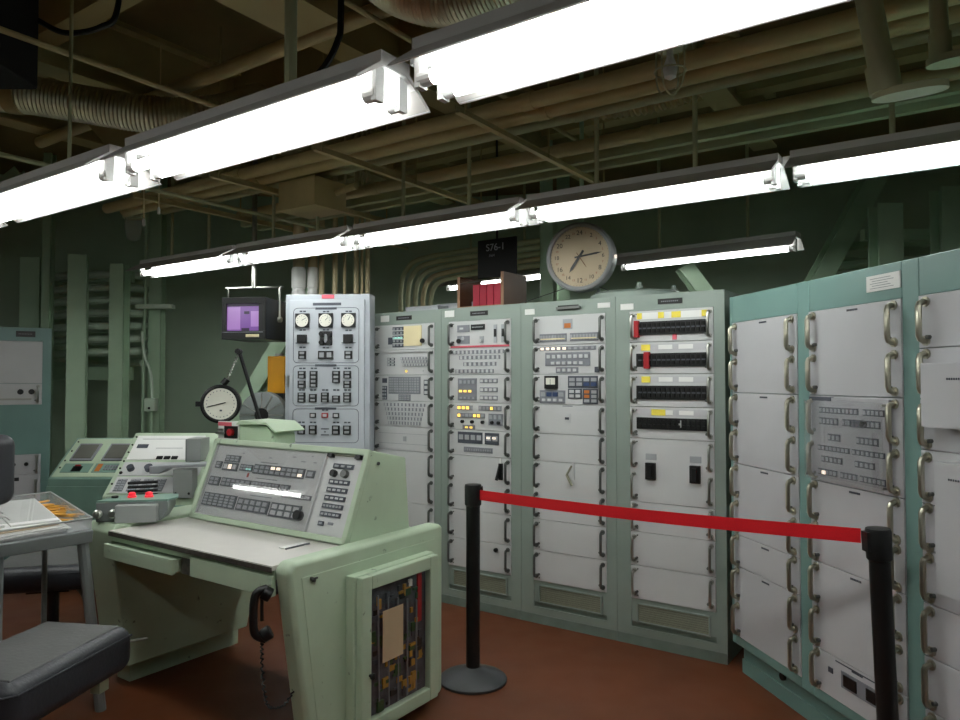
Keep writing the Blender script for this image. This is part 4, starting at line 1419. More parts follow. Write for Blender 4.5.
A_, B_ = Vector((0.03, 0, 0.14)), Vector((0.10, 0, 0.31))
for i in range(50):
    s_ = i / 49
    pts.append(A_.lerp(B_, s_) + Vector((math.cos(i * 1.3) * 0.008, math.sin(i * 1.3) * 0.008, 0)))
mb.tube(pts, 0.003, 5, STEEL)
mb.build('spring', t)
mb = MB(); mb.tube([(0.10, 0.0, 0.33), (0.235, 0.0, -0.12)], 0.011, 8, BLACK); mb.cyl((0.095, -0.02, 0.32), (0.105, 0.02, 0.32), 0.018, 8, BLACK)
mb.tube([(0.235, 0.0, -0.12), (0.25, 0.0, -1.33)], 0.011, 8, BLACK); lab(mb.build('pole', t), 'leaning black pole')

# yellow box & drum near left wall
t = thing('battery_lantern', 'yellow orange box fixed beside the meter cabinet', 'box', (-1.60, 5.42, 0), 0)
mb = MB(); mb.box(0, 0.13, 0, 0.12, 1.40, 1.68, YEB); mb.build('case', t, bevel=0.006)
mb = MB(); mb.box(0.01, 0.12, 0.01, 0.11, 1.33, 1.40, BLACK); mb.build('base', t)
mb = MB(); mb.box(-0.02, 0.18, 0.0, 0.2, 1.15, 1.33, CABG); mb.box(0.03, 0.1, 0.03, 0.17, 0, 1.15, CABG); mb.build('stand', t)
mb = MB(); mb.cyl((0.07, 0.06, 1.68), (0.07, 0.06, 1.70), 0.03, 14, KEY); mb.build('cap', t)
t = thing('cable_drum', 'grey round fan drum low behind the hanging gauge', 'drum', (-1.56, 5.2, 1.25), 0)
mb = MB(); mb.lathe([(0.15, -0.06), (0.165, -0.06), (0.165, 0.03), (0.15, 0.04)], 36, GREYBX2, (0, 0, 0), 'y')
mb.build('rim', t, smooth=True)
mb = MB()
for k in range(12):
    a = R(k * 30)
    mb.tube([(0, -0.045, 0), (0.155 * math.cos(a), -0.062, 0.155 * math.sin(a))], 0.003, 5, STEEL)
mb.lathe([(0.05, 0.03), (0.05, 0.055)], 16, BLACK, (0, 0, 0), 'y'); mb.build('guard', t)
mb = MB(); mb.cyl((0, 0, -0.2), (0, 0, -1.22), 0.025, 12, BLACK); mb.lathe([(0.18, -1.25), (0.18, -1.23), (0.03, -1.21)], 24, BLACK); mb.build('stand', t)

# ------------------------------------------------------------------ clock
ca = R(-24)
cc = MW(-0.905, 0.10, 2.26)
t = thing('wall_clock', 'large round grey twenty four hour clock with an aged, shade-darkened dial above the racks', 'clock', cc, ca)
Rr = 0.212
mb = MB(); mb.lathe([(Rr - 0.01, -0.09), (Rr, -0.08), (Rr + 0.003, 0.0), (Rr, 0.018), (Rr - 0.012, 0.026), (Rr - 0.025, 0.02), (Rr - 0.028, 0.004)], 56, mat('clock_grey', (150, 152, 154), 0.4), (0, 0, 0), 'y'); mb.build('case', t, smooth=True)
mb = MB(); mb.cyl((0, 0, 0), (0, -0.006, 0), Rr - 0.026, 56, DIALY)
for k in range(60):
    a = R(k * 6)
    r_ = Rr - 0.032
    mb.box(math.cos(a) * r_ - 0.001, math.cos(a) * r_ + 0.001, -0.0072, -0.0055, math.sin(a) * r_ - 0.0018, math.sin(a) * r_ + 0.0018, BLACK)
dl = mb.build('dial', t)
for hnum in range(2, 25, 2):
    a = R(90 - hnum * 15)
    add_text('numeral', str(hnum), 0.034 if hnum % 4 else 0.04, BLACK, dl, (math.cos(a) * 0.148, -0.0068, math.sin(a) * 0.148))
for hnum in range(1, 25, 2):
    a = R(90 - hnum * 15)
    add_text('numeral', str(hnum), 0.018, mat('red_ink', (150, 70, 50), 0.6), dl, (math.cos(a) * 0.15, -0.0068, math.sin(a) * 0.15))


def hand(ang_deg, ln, tail, w, m, y, name):
    a = R(ang_deg)
    d = Vector((math.cos(a), 0, math.sin(a))); n_ = Vector((-math.sin(a), 0, math.cos(a)))
    mb = MB(); mb.mat(m)
    p = [d * -tail + n_ * w * 0.8, d * -tail - n_ * w * 0.8, d * ln * 0.75 - n_ * w, d * ln, d * ln * 0.75 + n_ * w]
    vs = [q + Vector((0, y, 0)) for q in p] + [q + Vector((0, y - 0.002, 0)) for q in p]
    fs = [tuple(range(5)), tuple(range(9, 4, -1))] + [(i, (i + 1) % 5, 5 + (i + 1) % 5, 5 + i) for i in range(5)]
    mb.add(vs, fs)
    lab(mb.build('clock_hand', t), name)


hand(236, 0.115, 0.045, 0.009, BLACK, -0.010, 'short black hour hand')
hand(8, 0.145, 0.03, 0.006, BLACK, -0.013, 'long black minute hand')
hand(-56, 0.085, 0.03, 0.0025, mat('brown_hand', (110, 70, 45), 0.5), -0.016, 'thin brown hand')
mb = MB(); mb.cyl((0, -0.006, 0), (0, -0.019, 0), 0.008, 14, BLACK); mb.build('hub', t)
mb = MB()
mb.cyl((0, 0.05, Rr), (0, 0.05, HC - 2.26), 0.014, 12, STEELG)
for sx in (-1, 1):
    mb.cyl((sx * 0.1, 0.05, -0.18), (sx * 0.30 if sx > 0 else -0.42, 0.02, -0.275), 0.003, 6, DARKST)
lab(mb.build('hanger', t), 'hanging rod and guy wires')
mb = MB(); mb.cyl((Rr - 0.01, 0.02, -0.01), (Rr + 0.012, 0.01, -0.01), 0.01, 12, LAMPW); mb.build('pilot_lamp', t)

# ------------------------------------------------------------------ on top of the racks
def on_racks(u, v, z): return MW(u, v, z)


t = thing('shelf_box', 'brown open wooden shelf box on top of the rack left of the clock', 'shelf', MW(-1.87, 0.14, 1.987), ROT)
mb = MB()
mb.box(0, 0.02, 0, 0.26, 0, 0.23, BROWNW); mb.box(0.36, 0.38, 0, 0.30, 0, 0.24, BROWNW); mb.box(0.02, 0.36, 0, 0.3, 0, 0.02, BROWNW)
mb.box(-0.001, 0.021, -0.003, 0.0, 0, 0.23, TANE); mb.box(0.359, 0.381, -0.003, 0.0, 0, 0.24, TANE); mb.box(0.02, 0.36, -0.003, 0.0, 0, 0.02, TANE)
mb.build('carcass', t)
mb = MB(); mb.cyl((0.02, 0.01, 0.185), (0.36, 0.01, 0.195), 0.003, 6, STEEL); mb.build('retaining_wire', t)
for k in range(4):
    mb = MB(); x_ = 0.115 + k * 0.058
    mb.box(x_, x_ + 0.054, 0.02, 0.24, 0.0, 0.15, REDC)
    q = mb.build('binder', bevel=0.003, loc=MW(-1.87, 0.14, 2.007), rz=ROT)
    tag(q, 'red cloth binder standing in the brown shelf box', 'binder', 'red binders in the brown shelf box')
# black unit sign behind the shelf
t = thing('sign_board', 'black sign board with faint white lettering above the brown shelf box', 'sign', MW(-1.66, 0.30, 2.36), ROT)
mb = MB(); mb.box(-0.15, 0.17, 0.0, 0.015, -0.14, 0.13, BLACKM); mb.cyl((0, 0.02, 0.1), (0, 0.02, 1.18), 0.008, 8, BLACK); mb.build('board', t)
add_text('lettering', 'S76-1', 0.07, KEYG, t, (-0.0, -0.001, 0.07)); add_text('lettering', 'A64', 0.03, BANK, t, (-0.03, -0.001, 0.015))
# grey cartons on racks 1-2
for (u, v, w, d, h_, lb) in ((-2.36, 0.16, 0.30, 0.25, 0.05, 'small flat grey box on top of the leftmost green rack'), (-2.17, 0.28, 0.36, 0.25, 0.07, 'larger flat grey box on the racks beside the brown shelf box')):
    mb = MB(); mb.box(0, w, 0, d, 0, h_, KEYG); mb.box(-0.004, w + 0.004, -0.004, d + 0.004, h_ - 0.012, h_, KEYG)
    tag(mb.build('flat_box', bevel=0.003, loc=MW(u, v, 1.987), rz=ROT), lb, 'box')
# fan housing & bolts on rack 3/4
t = thing('exhaust_cowl', 'low green round exhaust cowl on top of the racks right of the clock', 'cowl', MW(-0.62, 0.30, 1.986), ROT)
mb = MB(); mb.lathe([(0.28, 0.0), (0.28, 0.03), (0.26, 0.045), (0.1, 0.055)], 36, RACKG); mb.build('cowl_body', t, smooth=True)
for (x_, y_) in ((-0.23, -0.05), (0.1, -0.2), (0.22, 0.05)):
    mb = MB(); mb.cyl((x_, y_, 0.04), (x_, y_, 0.085), 0.012, 10, RACKG); mb.cyl((x_, y_, 0.055), (x_, y_, 0.065), 0.02, 10, RACKG); mb.build('eye_bolt', t)

# ------------------------------------------------------------------ fluorescent lamps
def lamp(p0, p1, width, label, group=None, tubes=2, rods=(0.25, 0.75), hsp=0.1, rr_=0.011):
    """p0,p1: ends at the centre line, height of the reflector's lower lip"""
    p0 = Vector(p0); p1 = Vector(p1)
    ln = (p1 - p0).length
    rz = math.atan2(p1.y - p0.y, p1.x - p0.x)
    t = thing('fluorescent_lamp', label, 'ceiling lamp', p0, rz, group)
    hw = width / 2
    mb = MB()
    th = 0.004
    out = [(-hw, 0.0), (-hw * 0.93, 0.012), (-0.055, hsp * 0.72), (-0.05, hsp), (0.05, hsp), (0.055, hsp * 0.72), (hw * 0.93, 0.012), (hw, 0.0)]
    mb.prism([out[0], out[1], out[2], (-0.04, hsp * 0.66), (-hw + 0.012, 0.003)], 0, ln, 'x', HOUSE)
    mb.prism([out[7], out[6], out[5], (0.04, hsp * 0.66), (hw - 0.012, 0.003)], 0, ln, 'x', HOUSE)
    mb.box(0, ln, -0.055, 0.055, hsp * 0.66, hsp, HOUSE)
    mb.build('housing', t)
    mb = MB()
    e = 0.0012
    mb.prism([(-hw + 0.006, 0.0), (-0.045, hsp * 0.62), (0.045, hsp * 0.62), (hw - 0.006, 0.0), (hw - 0.006, 0.003), (0.045, hsp * 0.655), (-0.045, hsp * 0.655), (-hw + 0.006, 0.003)], 0.001, ln - 0.001, 'x', REFLW)
    mb.build('reflector', t)
    tz_ = -0.004
    ys = (-0.045, 0.045) if tubes == 2 else (0.0,)
    for y in ys:
        mb = MB(); mb.cyl((0.035, y, tz_), (ln - 0.035, y, tz_), 0.0185, 14, TUBEM); lab(mb.build('tube', t, smooth=True), 'lit white fluorescent tube')
        for x, s_ in ((0.02, 1), (ln - 0.02, -1)):
            mb = MB(); mb.box(x - 0.008, x + 0.008, y - 0.015, y + 0.015, tz_ - 0.022, hsp * 0.62, SOCK); mb.cyl((x, y, tz_), (x + s_ * 0.04, y, tz_), 0.0192, 14, SOCK); mb.build('socket', t)
    for q in rods:
        mb = MB(); mb.cyl((ln * q, 0, hsp), (ln * q, 0, HC - p0.z + 0.02), rr_, 10, PIPEG); mb.build('hanger_rod', t)
    mb = MB(); mb.box(-0.035, 0.008, -0.02, 0.02, hsp * 0.55, hsp * 0.9, SOCK); mb.build('end_bracket', t)
    return t


fj = [1.46, 0.17, -1.115, -2.395, -3.66, -4.9]
places = ['overhead at the right, beyond the frame', 'overhead at the top right', 'overhead at the top centre', 'overhead at the upper left', 'overhead at the far left edge']
for k in range(5):
    a, b = fj[k + 1] + 0.0, fj[k] - 0.10
    lamp(L(a, 1.385, 2.23), L(b, 1.385, 2.23), 0.29, 'white fluorescent lamp of the near row, ' + ['its end beyond the top right corner', 'reaching from the top edge over mid picture', 'the second tube pair left of the open gap', 'third from the right, over the left half', 'cut by the left edge of the picture'][k], 'near row of fluorescent lamps', rods=(0.66,), rr_=0.018 if k == 2 else 0.007)
bj = [1.86, 0.62, -0.62, -1.86, -3.07, -4.17, -5.36]
for k in range(6):  # first one is unseen, added past the frame for its light
    a, b = bj[k + 1] + 0.015, bj[k] - 0.03
    lamp(L(a, 3.155, 2.33), L(b, 3.155, 2.33), 0.35, 'long white fluorescent lamp of the far row, ' + ['added for light over the teal cabinet beyond the frame', 'at the right edge over the teal cabinet', 'directly above and right of the clock', 'left of the clock', 'over the tall meter cabinet', 'leftmost, above the hanging monitor'][k], 'far row of fluorescent lamps', rods=(0.3, 0.7))
lamp((1.10, 5.62, 2.38), (2.11, 4.75, 2.38), 0.27, 'fluorescent lamp hanging behind the racks right of the clock', None, 1)
lamp((-0.32, 6.90, 2.38), (0.62, 5.98, 2.38), 0.27, 'fluorescent lamp hanging behind the racks left of the clock', None, 1)
# the next row of the same lamps, just above the viewer (mirrored in the desk's clear cover)
for k in range(5):
    a = -6.62 + k * 1.27
    lamp(L(a, -0.05, 2.3), L(a + 1.18, -0.05, 2.3), 0.16, 'white fluorescent lamp of the row above the viewer, ' + ['farthest left', 'second from the left', 'middle', 'fourth from the left', 'rightmost'][k], 'row of fluorescent lamps above the viewer', 1, rods=(0.5,))

# ------------------------------------------------------------------ overhead pipes
def pipe(v, z, r, u0, u1, label, m=PIPE, nm='pipe', sleeves=True):
    mb = MB(); mb.tube([L(u0, v, z), L(u1, v, z)], r, 16, m)
    if sleeves:
        for k in range(3):
            u = u0 + (u1 - u0) * (0.22 + 0.3 * k)
            mb.tube([L(u, v, z), L(u + 0.06, v, z)], r * 1.12, 16, m)
    tag(mb.build(nm, smooth=True), label, 'pipe')


pipe(2.76, 2.75, 0.036, -5.2, 1.6, 'tan overhead pipe, uppermost of the bundle running over the far lamp row')
pipe(2.90, 2.76, 0.046, -5.2, 1.6, 'thickest tan overhead pipe in the bundle running over the far lamp row')
pipe(3.08, 2.77, 0.030, -5.0, 1.6, 'thin olive overhead pipe below the thickest tan pipe', PIPEG)
pipe(3.46, 2.75, 0.036, -4.6, 1.6, 'tan overhead pipe close above the far lamps')
pipe(2.30, 3.11, 0.038, -5.2, 1.4, 'tan pipe high under the ceiling, hidden partly by the near lamps')
pipe(3.9, 2.9, 0.05, -5.0, 1.0, 'dark olive pipe high behind the far lamps', PIPEG)
# cable trays (angles)
for (v, z, lb) in ((3.62, 2.72, 'long olive cable tray rail nearest the far lamps'), (3.78, 2.72, 'long olive cable tray rail behind the nearer rail')):
    mb = MB()
    for (da, db, c, e) in ((0, 0.004, 0.0, 0.06), (0, 0.045, 0.0, 0.004)):
        P_ = [L(-4.8, v + da, z + c), L(1.6, v + da, z + c), L(1.6, v + db, z + c), L(-4.8, v + db, z + c), L(-4.8, v + da, z + e), L(1.6, v + da, z + e), L(1.6, v + db, z + e), L(-4.8, v + db, z + e)]
        mb.mat(PIPEG); mb.add(P_, [(0, 3, 2, 1), (4, 5, 6, 7), (0, 1, 5, 4), (1, 2, 6, 5), (2, 3, 7, 6), (3, 0, 4, 7)])
    tag(mb.build('cable_tray'), lb, 'cable tray')


def lbox(mb, u0, u1, v0, v1, z0, z1, m):
    mb.mat(m)
    c = [(u0, v0), (u1, v0), (u1, v1), (u0, v1)]
    mb.add([L(a, b, z0) for a, b in c] + [L(a, b, z1) for a, b in c], [(0, 3, 2, 1), (4, 5, 6, 7), (0, 1, 5, 4), (1, 2, 6, 5), (2, 3, 7, 6), (3, 0, 4, 7)])


# cross struts carrying the pipes
names = ['at the far right', 'right of the clear caged lamp', 'left of the clear caged lamp', 'above the meter cabinet', 'above the hanging monitor', 'over the far left corner']
for k, u in enumerate((1.7, 0.35, -1.85, -2.75, -3.6, -4.4)):
    t = thing('pipe_hanger', 'angle iron pipe hanger ' + names[k], 'hanger', (0, 0, 0), 0)
    mb = MB(); lbox(mb, u, u + 0.03, 2.5, 4.0, 2.66, 2.665, PIPE); lbox(mb, u, u + 0.005, 2.5, 4.0, 2.665, 2.70, PIPE); mb.build('strut', t)
    for v in (2.55, 3.3, 3.985):
        mb = MB(); mb.cyl(L(u + 0.02, v, 2.66), L(u + 0.02, v, HC + 0.01), 0.005, 8, BEAM); mb.build('rod', t)
# ceiling beams: deep beams away from the camera and secondary along the rows
bn = ['leftmost', 'second from the left', 'third from the left', 'fourth from the left', 'fifth from the left', 'rightmost']
for k, u in enumerate((-5.2, -4.15, -2.7, -1.3, 0.1, 1.5)):
    mb = MB(); lbox(mb, u, u + 0.16, -1.5, 5.4, 3.16, 3.175, BEAM); lbox(mb, u + 0.07, u + 0.09, -1.5, 5.4, 3.175, HC + 0.01, BEAM); lbox(mb, u, u + 0.16, -1.5, 5.4, HC - 0.03, HC + 0.01, BEAM)
    tag(mb.build('ceiling_beam'), 'tan steel ceiling beam crossing over the lamps, ' + bn[k] + ' of its set', 'beam')
for k, v in enumerate((1.75, 3.0, 4.6)):
    mb = MB(); lbox(mb, -5.3, 1.9, v, v + 0.12, 3.30, HC + 0.01, BEAM)
    tag(mb.build('ceiling_joist'), 'brown ceiling joist running along the lamps, ' + ['nearest', 'middle', 'farthest'][k] + ' of three', 'beam')
# thin conduits running away from the viewer
for (u, z, lb, m_) in ((-3.05, 2.84, 'thin tan conduit crossing the ceiling at the top left', PIPE), (-2.1, 3.05, 'thin conduit beside the wide shallow tray', PIPE), (-3.9, 2.6, 'thin dark conduit over the left corner', PIPEG)):
    mb = MB(); mb.tube([L(u, 0.8, z), L(u, 4.6, z)], 0.013, 8, m_); tag(mb.build('conduit', smooth=True), lb, 'conduit')
mb = MB(); lbox(mb, -2.55, -2.25, 1.0, 2.2, 3.06, 3.065, BEAM); lbox(mb, -2.55, -2.545, 1.0, 2.2, 3.065, 3.14, BEAM); lbox(mb, -2.255, -2.25, 1.0, 2.2, 3.065, 3.14, BEAM)
tag(mb.build('ceiling_tray'), 'wide shallow tan tray under the ceiling at the upper left', 'cable tray')
# inclined gusset plates
t = thing('gusset_plate', 'wide slanting tan steel plate in the top left corner', 'plate', (0, 0, 0), 0)
mb = MB(); mb.mat(BEAM)
mb.prism([(-2.75, 3.5), (-2.3, 3.5), (-1.9, 2.75), (-2.12, 2.75)], 4.3, 4.34, 'y', BEAM); mb.build('plate', t)
# junction box
jb = L(-3.35, 3.05, 0)
t = thing('junction_box', 'tan square junction box under the pipes above the meter cabinet', 'junction box', (jb.x, jb.y, 2.54), R(-34.5))
mb = MB(); mb.box(-0.16, 0.16, -0.13, 0.13, 0.0, 0.17, PIPE); mb.build('box', t, bevel=0.004)
mb = MB(); mb.box(-0.165, 0.165, -0.135, 0.135, -0.006, 0.002, PIPE); mb.build('cover', t)
mb = MB(); mb.cyl((0.155, 0.05, 0.1), (0.32, 0.05, 0.12), 0.02, 10, PIPE); mb.cyl((-0.1, 0.1, 0.165), (-0.1, 0.1, 1.02), 0.015, 10, PIPE); mb.build('conduit_stub', t)
# caged lamp
t = thing('caged_lamp', 'unlit clear jar lamp in a wire cage under the pipes', 'lamp', (0.66, 2.47, 2.52), 0)
mb = MB(); mb.lathe([(0.044, 0.14), (0.046, 0.10), (0.044, 0.04), (0.036, 0.005), (0.015, -0.012), (0.002, -0.015)][::-1], 24, GLASS); mb.build('jar', t, smooth=True)
mb = MB()
for k in range(4):
    a = PI / 4 + k * PI / 2
    c_, s_ = math.cos(a), math.sin(a)
    mb.tube(smooth_path([(0.054 * c_, 0.054 * s_, 0.14), (0.054 * c_, 0.054 * s_, 0.03), (0.035 * c_, 0.035 * s_, -0.018), (0, 0, -0.03)], 5), 0.003, 6, PIPEG)
mb.tube([(0.054 * math.cos(R(q)), 0.054 * math.sin(R(q)), 0.05) for q in range(0, 361, 20)], 0.003, 6, PIPEG)
mb.build('cage', t, smooth=True)
mb = MB(); mb.lathe([(0.06, 0.135), (0.06, 0.16), (0.045, 0.18), (0.02, 0.22), (0.012, 1.04)], 20, PIPEG); mb.build('canopy', t, smooth=True)
mb = MB(); mb.lathe([(0.01, 0.13), (0.012, 0.1), (0.026, 0.06), (0.02, 0.03), (0.004, 0.02)], 16, WHITE); mb.build('bulb', t, smooth=True)
# slanted pipes with flange plates at upper right
for (a, b, r_, lb) in (((1.254, 2.2, 2.389), (1.02, 2.2, 3.75), 0.037, 'thick olive pipe ending in a flange plate at the upper right'), ((1.425, 2.2, 2.495), (1.39, 2.2, 3.75), 0.025, 'thinner olive pipe ending in a flange plate at the upper right edge')):
    t = thing('flanged_pipe', lb, 'pipe', (0, 0, 0), 0)
    mb = MB(); mb.tube([a, b], r_, 20, PIPEG); A0 = Vector(a); B0 = Vector(b); q = A0.lerp(B0, 0.06); mb.tube([A0, q], r_ * 1.25, 20, PIPEG); mb.build('pipe_body', t, smooth=True)
    mb = MB(); c = Vector((UX, UY, 0)); n_ = Vector((-UY, UX, 0))
    pts = []
    ctr = A0 + c * 0.062
    for k in range(32):
        th = R(k * 360 / 32)
        o_ = c * (0.08 * math.cos(th)) + n_ * (0.042 * math.sin(th))
        o_ += c * (0.022 if math.cos(th) > 0 else -0.022)
        pts.append(ctr + o_)
    mb.mat(PIPEG); mb.add([p + Vector((0, 0, 0)) for p in pts] + [p + Vector((0, 0, -0.022)) for p in pts], [tuple(range(32)), tuple(range(63, 31, -1))] + [(i, (i + 1) % 32, 32 + (i + 1) % 32, 32 + i) for i in range(32)])
    mb.build('flange_plate', t, smooth=True)
# flexible ducts
def duct(pts, r, pitch, m, label, band=None):
    P_ = smooth_path(pts, 24)
    L_ = [0]
    for i in range(1, len(P_)):
        L_.append(L_[-1] + (P_[i] - P_[i - 1]).length)
    tot = L_[-1]; n = int(tot / (pitch / 4)); out = []; rs = []
    j = 0
    for k in range(n + 1):
        s_ = tot * k / n
        while j < len(L_) - 2 and L_[j + 1] < s_:
            j += 1
        tt = (s_ - L_[j]) / max(1e-6, L_[j + 1] - L_[j])
        out.append(P_[j].lerp(P_[j + 1], tt)); rs.append(r + pitch * 0.22 * math.cos(k * PI / 2))
    t = thing('flexible_duct', label, 'duct', (0, 0, 0), 0)
    mb = MB(); mb.tube(out, rs, 22, m); mb.build('hose', t, smooth=True)
    if band:
        mb = MB(); a = P_[band]; b = P_[band + 5]; mb.tube([a, b], r * 1.1, 22, DUCTT); mb.build('clamp_band', t, smooth=True)
        mb = MB(); c_ = a.lerp(b, 0.5); mb.cyl((c_.x, c_.y, c_.z + r), (c_.x, c_.y, HC + 0.01), 0.01, 8, PIPEG); mb.build('hanger_rod', t)


duct([(-3.2, 3.75, 3.03), (-2.5, 3.72, 3.0), (-2.2, 3.75, 2.97), (-1.75, 3.82, 2.92), (-1.45, 3.95, 2.98), (-1.3, 4.2, 3.15)], 0.095, 0.02, DUCTM, 'corrugated tan flexible duct in the upper left', 26)
duct([(-0.50, 2.87, 3.56), (-0.45, 2.83, 3.18), (-0.2, 2.75, 2.98), (0.1, 2.62, 2.97), (0.3, 2.5, 3.02), (0.45, 2.3, 3.03)], 0.10, 0.017, DUCTM, 'shiny foil flexible duct at the top centre')
duct([(0.55, 3.5, 2.85), (0.85, 3.35, 2.84), (1.05, 3.2, 2.92), (1.1, 3.1, 3.3)], 0.07, 0.028, DUCTT, 'small tan flexible duct behind the caged lamp')
# black cable loop
mb = MB(); mb.tube(smooth_path([(-1.50, 3.0, 3.56), (-1.53, 3.0, 3.08), (-1.60, 3.0, 2.99), (-1.75, 3.0, 2.965), (-1.87, 3.0, 3.02)], 10), 0.012, 8, BLACK); tag(mb.build('cable', smooth=True), 'black cable looping over the near lamps at the upper left', 'cable')
mb = MB(); mb.tube(smooth_path([(-0.44, 2.3, 3.56), (-0.45, 2.3, 2.75), (-0.463, 2.3, 2.59), (-0.543, 2.3, 2.47), (-0.67, 2.3, 2.43)], 10), 0.011, 8, BLACK); tag(mb.build('cable', smooth=True), 'black cable hanging behind the near lamps at the top centre', 'cable')
mb = MB(); mb.box(-2.1, -1.86, 2.72, 3.0, 2.72, 3.52, BLACKM); tag(mb.build('speaker_box', bevel=0.01), 'dark hanging box cut by the top left corner', 'box')
mb = MB(); mb.tube(smooth_path([(-0.52, 2.62, 2.52), (-0.42, 2.6, 2.49), (-0.36, 2.57, 2.52), (-0.33, 2.56, 2.6)], 8), 0.011, 8, WHITE); tag(mb.build('cable', smooth=True), 'short white cable loop hanging below the near lamps', 'cable')
# pull cords at upper left
for k, (x_, y_, zt, zb_) in enumerate(((-2.02, 4.3, 2.62, 2.46), (-1.93, 4.3, 2.64, 2.53))):
    t = thing('pull_cord', ['longer lamp pull cord with white tip left of the far lamps', 'shorter lamp pull cord with white tip left of the far lamps'][k], 'cord', (x_, y_, 0), 0)
    mb = MB(); mb.cyl((0, 0, zb_), (0, 0, HC + 0.01), 0.004, 6, CREAM); mb.build('cord', t)
    mb = MB(); mb.lathe([(0.004, zb_ + 0.01), (0.01, zb_ - 0.005), (0.01, zb_ - 0.03), (0.005, zb_ - 0.035)][::-1], 10, WHITE); mb.build('tip', t)

# ------------------------------------------------------------------ vertical conduits above the meter cabinet
vc = [(-1.42, 0.046, 1), (-1.31, 0.036, 1), (-1.24, 0.022, 0), (-1.136, 0.020, 0), (-1.06, 0.011, 0), (-0.97, 0.020, 0), (-0.925, 0.011, 0), (-0.88, 0.018, 0)]
for k, (x_, r_, fl) in enumerate(vc):
    t = thing('riser_pipe', 'cream vertical pipe rising behind the meter cabinet, ' + ['leftmost and thickest with a collar', 'second from the left with a collar', 'third from the left', 'fourth from the left', 'the thinnest', 'sixth from the left', 'seventh from the left', 'rightmost'][k], 'pipe', (x_, 5.62, 0), 0, 'vertical pipes behind the meter cabinet')
    PM = mat('cream_pipe_paint', (196, 180, 140), 0.45, var=0.12, scale=9)
    mb = MB(); mb.cyl((0, 0, 0.0), (0, 0, HC + 0.01), r_, 16, PM); mb.build('pipe_body', t, smooth=True)
    if fl:
        mb = MB()
        mb.lathe([(r_ * 1.15, 2.10), (r_ * 1.15, 2.19), (r_ * 1.02, 2.195), (r_ * 1.02, 2.215), (r_ * 1.2, 2.22), (r_ * 1.2, 2.36), (r_ * 1.02, 2.38)], 20, WHITE); mb.build('collar', t, smooth=True)
# curved conduits behind racks 1-2
for k in range(5):
    o_ = k * 0.085
    p0 = MW(-2.5 + o_, 1.0, 1.2)
    pts = smooth_path([MW(-3.13 + o_, 1.0, 0.0), MW(-3.13 + o_, 1.0, 1.9), MW(-3.13 + o_, 1.0, 2.32 - 0.03 * k), MW(-3.07 + o_, 1.02, 2.50 - 0.04 * k), MW(-2.90 + o_, 1.05, 2.58 - 0.05 * k), MW(-2.3, 1.1, 2.61 - 0.05 * k), MW(-1.6, 1.2, 2.64 - 0.05 * k)], 6)
    mb = MB(); mb.tube(pts, 0.022, 10, PIPEG if k != 3 else PM)
    tag(mb.build('bent_conduit', smooth=True), 'bent conduit sweeping right behind the leftmost racks, ' + ['outermost', 'second', 'middle', 'fourth and palest', 'innermost'][k] + ' of five', 'conduit')

# ------------------------------------------------------------------ steelwork and coils at the left
def post(x, y, w, d, zt, label, m=STEELG, rz=0.0):
    t = MB()
    hw, hd = w / 2, d / 2
    t.box(-hw, hw, -hd, -hd + 0.015, 0, zt, m); t.box(-hw, hw, hd - 0.015, hd, 0, zt, m); t.box(-0.012, 0.012, -hd + 0.015, hd - 0.015, 0, zt, m)
    tag(t.build('steel_post', loc=(x, y, 0), rz=rz), label, 'post')


post(-4.10, 6.6, 0.18, 0.14, 2.62, 'green steel post left of the pale coil, top of the left cabinet in front')
post(-3.61, 6.45, 0.15, 0.14, 2.62, 'green steel post in front of the pale coil', rz=R(20))
post(-3.31, 6.6, 0.125, 0.14, 2.56, 'green steel post right of the pale coil')
post(-3.10, 6.9, 0.115, 0.12, HC, 'tall green steel post reaching the ceiling left of the monitor')
post(-3.90, 6.48, 0.07, 0.08, HC, 'dark thin steel post behind the pale coil')


def coil(cx, cy, r, z0, z1, turns, rt, label, m):
    mb = MB(); pts = []
    n = turns * 28
    for i in range(n + 1):
        s_ = i / n
        a = 2 * PI * turns * s_
        pts.append((cx + r * math.cos(a), cy + r * 0.6 * math.sin(a), z0 + (z1 - z0) * s_))
    mb.tube(pts, rt, 8, m)
    tag(mb.build('cable_coil', smooth=True), label, 'coil')


coil(-3.70, 6.92, 0.46, 1.66, 2.5, 7, 0.036, 'pale green coil of thick cable behind the steel posts at the left', COILM)
mb = MB(); mb.box(-4.26, -3.26, 6.70, 6.78, 1.50, 1.62, STEELG); tag(mb.build('cross_beam'), 'green horizontal beam under the pale coil', 'beam')
mb = MB(); mb.box(-4.26, -3.26, 6.72, 6.78, 2.42, 2.52, STEELG); tag(mb.build('cross_beam'), 'green horizontal beam over the pale coil', 'beam')
t = thing('wall_conduit', 'thin green conduit with a small switch box on the tall post', 'conduit', (-3.13, 6.76, 0), 0)
mb = MB(); mb.tube([(-0.03, 0, 0.3), (-0.03, 0, 1.95), (-0.02, 0, 2.3), (-0.02, 0, HC)], 0.014, 8, STEELG); mb.tube(smooth_path([(-0.03, -0.04, 1.95), (0.0, -0.04, 1.72), (0.06, -0.04, 1.55), (0.07, -0.04, 1.33)], 6), 0.014, 8, COILM); mb.build('conduit_body', t, smooth=True)
mb = MB(); mb.box(0.02, 0.12, -0.09, -0.02, 1.21, 1.33, COILM); mb.cyl((0.07, -0.09, 1.24), (0.07, -0.10, 1.24), 0.012, 10, BLACK); mb.build('switch_box', t, bevel=0.006)
mb = MB(); mb.cyl((0.07, -0.05, 0.5), (0.07, -0.05, 1.21), 0.014, 8, STEELG); mb.build('lower_conduit', t)
mb = MB(); mb.box(-0.1, 0.24, -0.03, 0.05, 2.17, 2.21, COILM); mb.build('bracket', t)


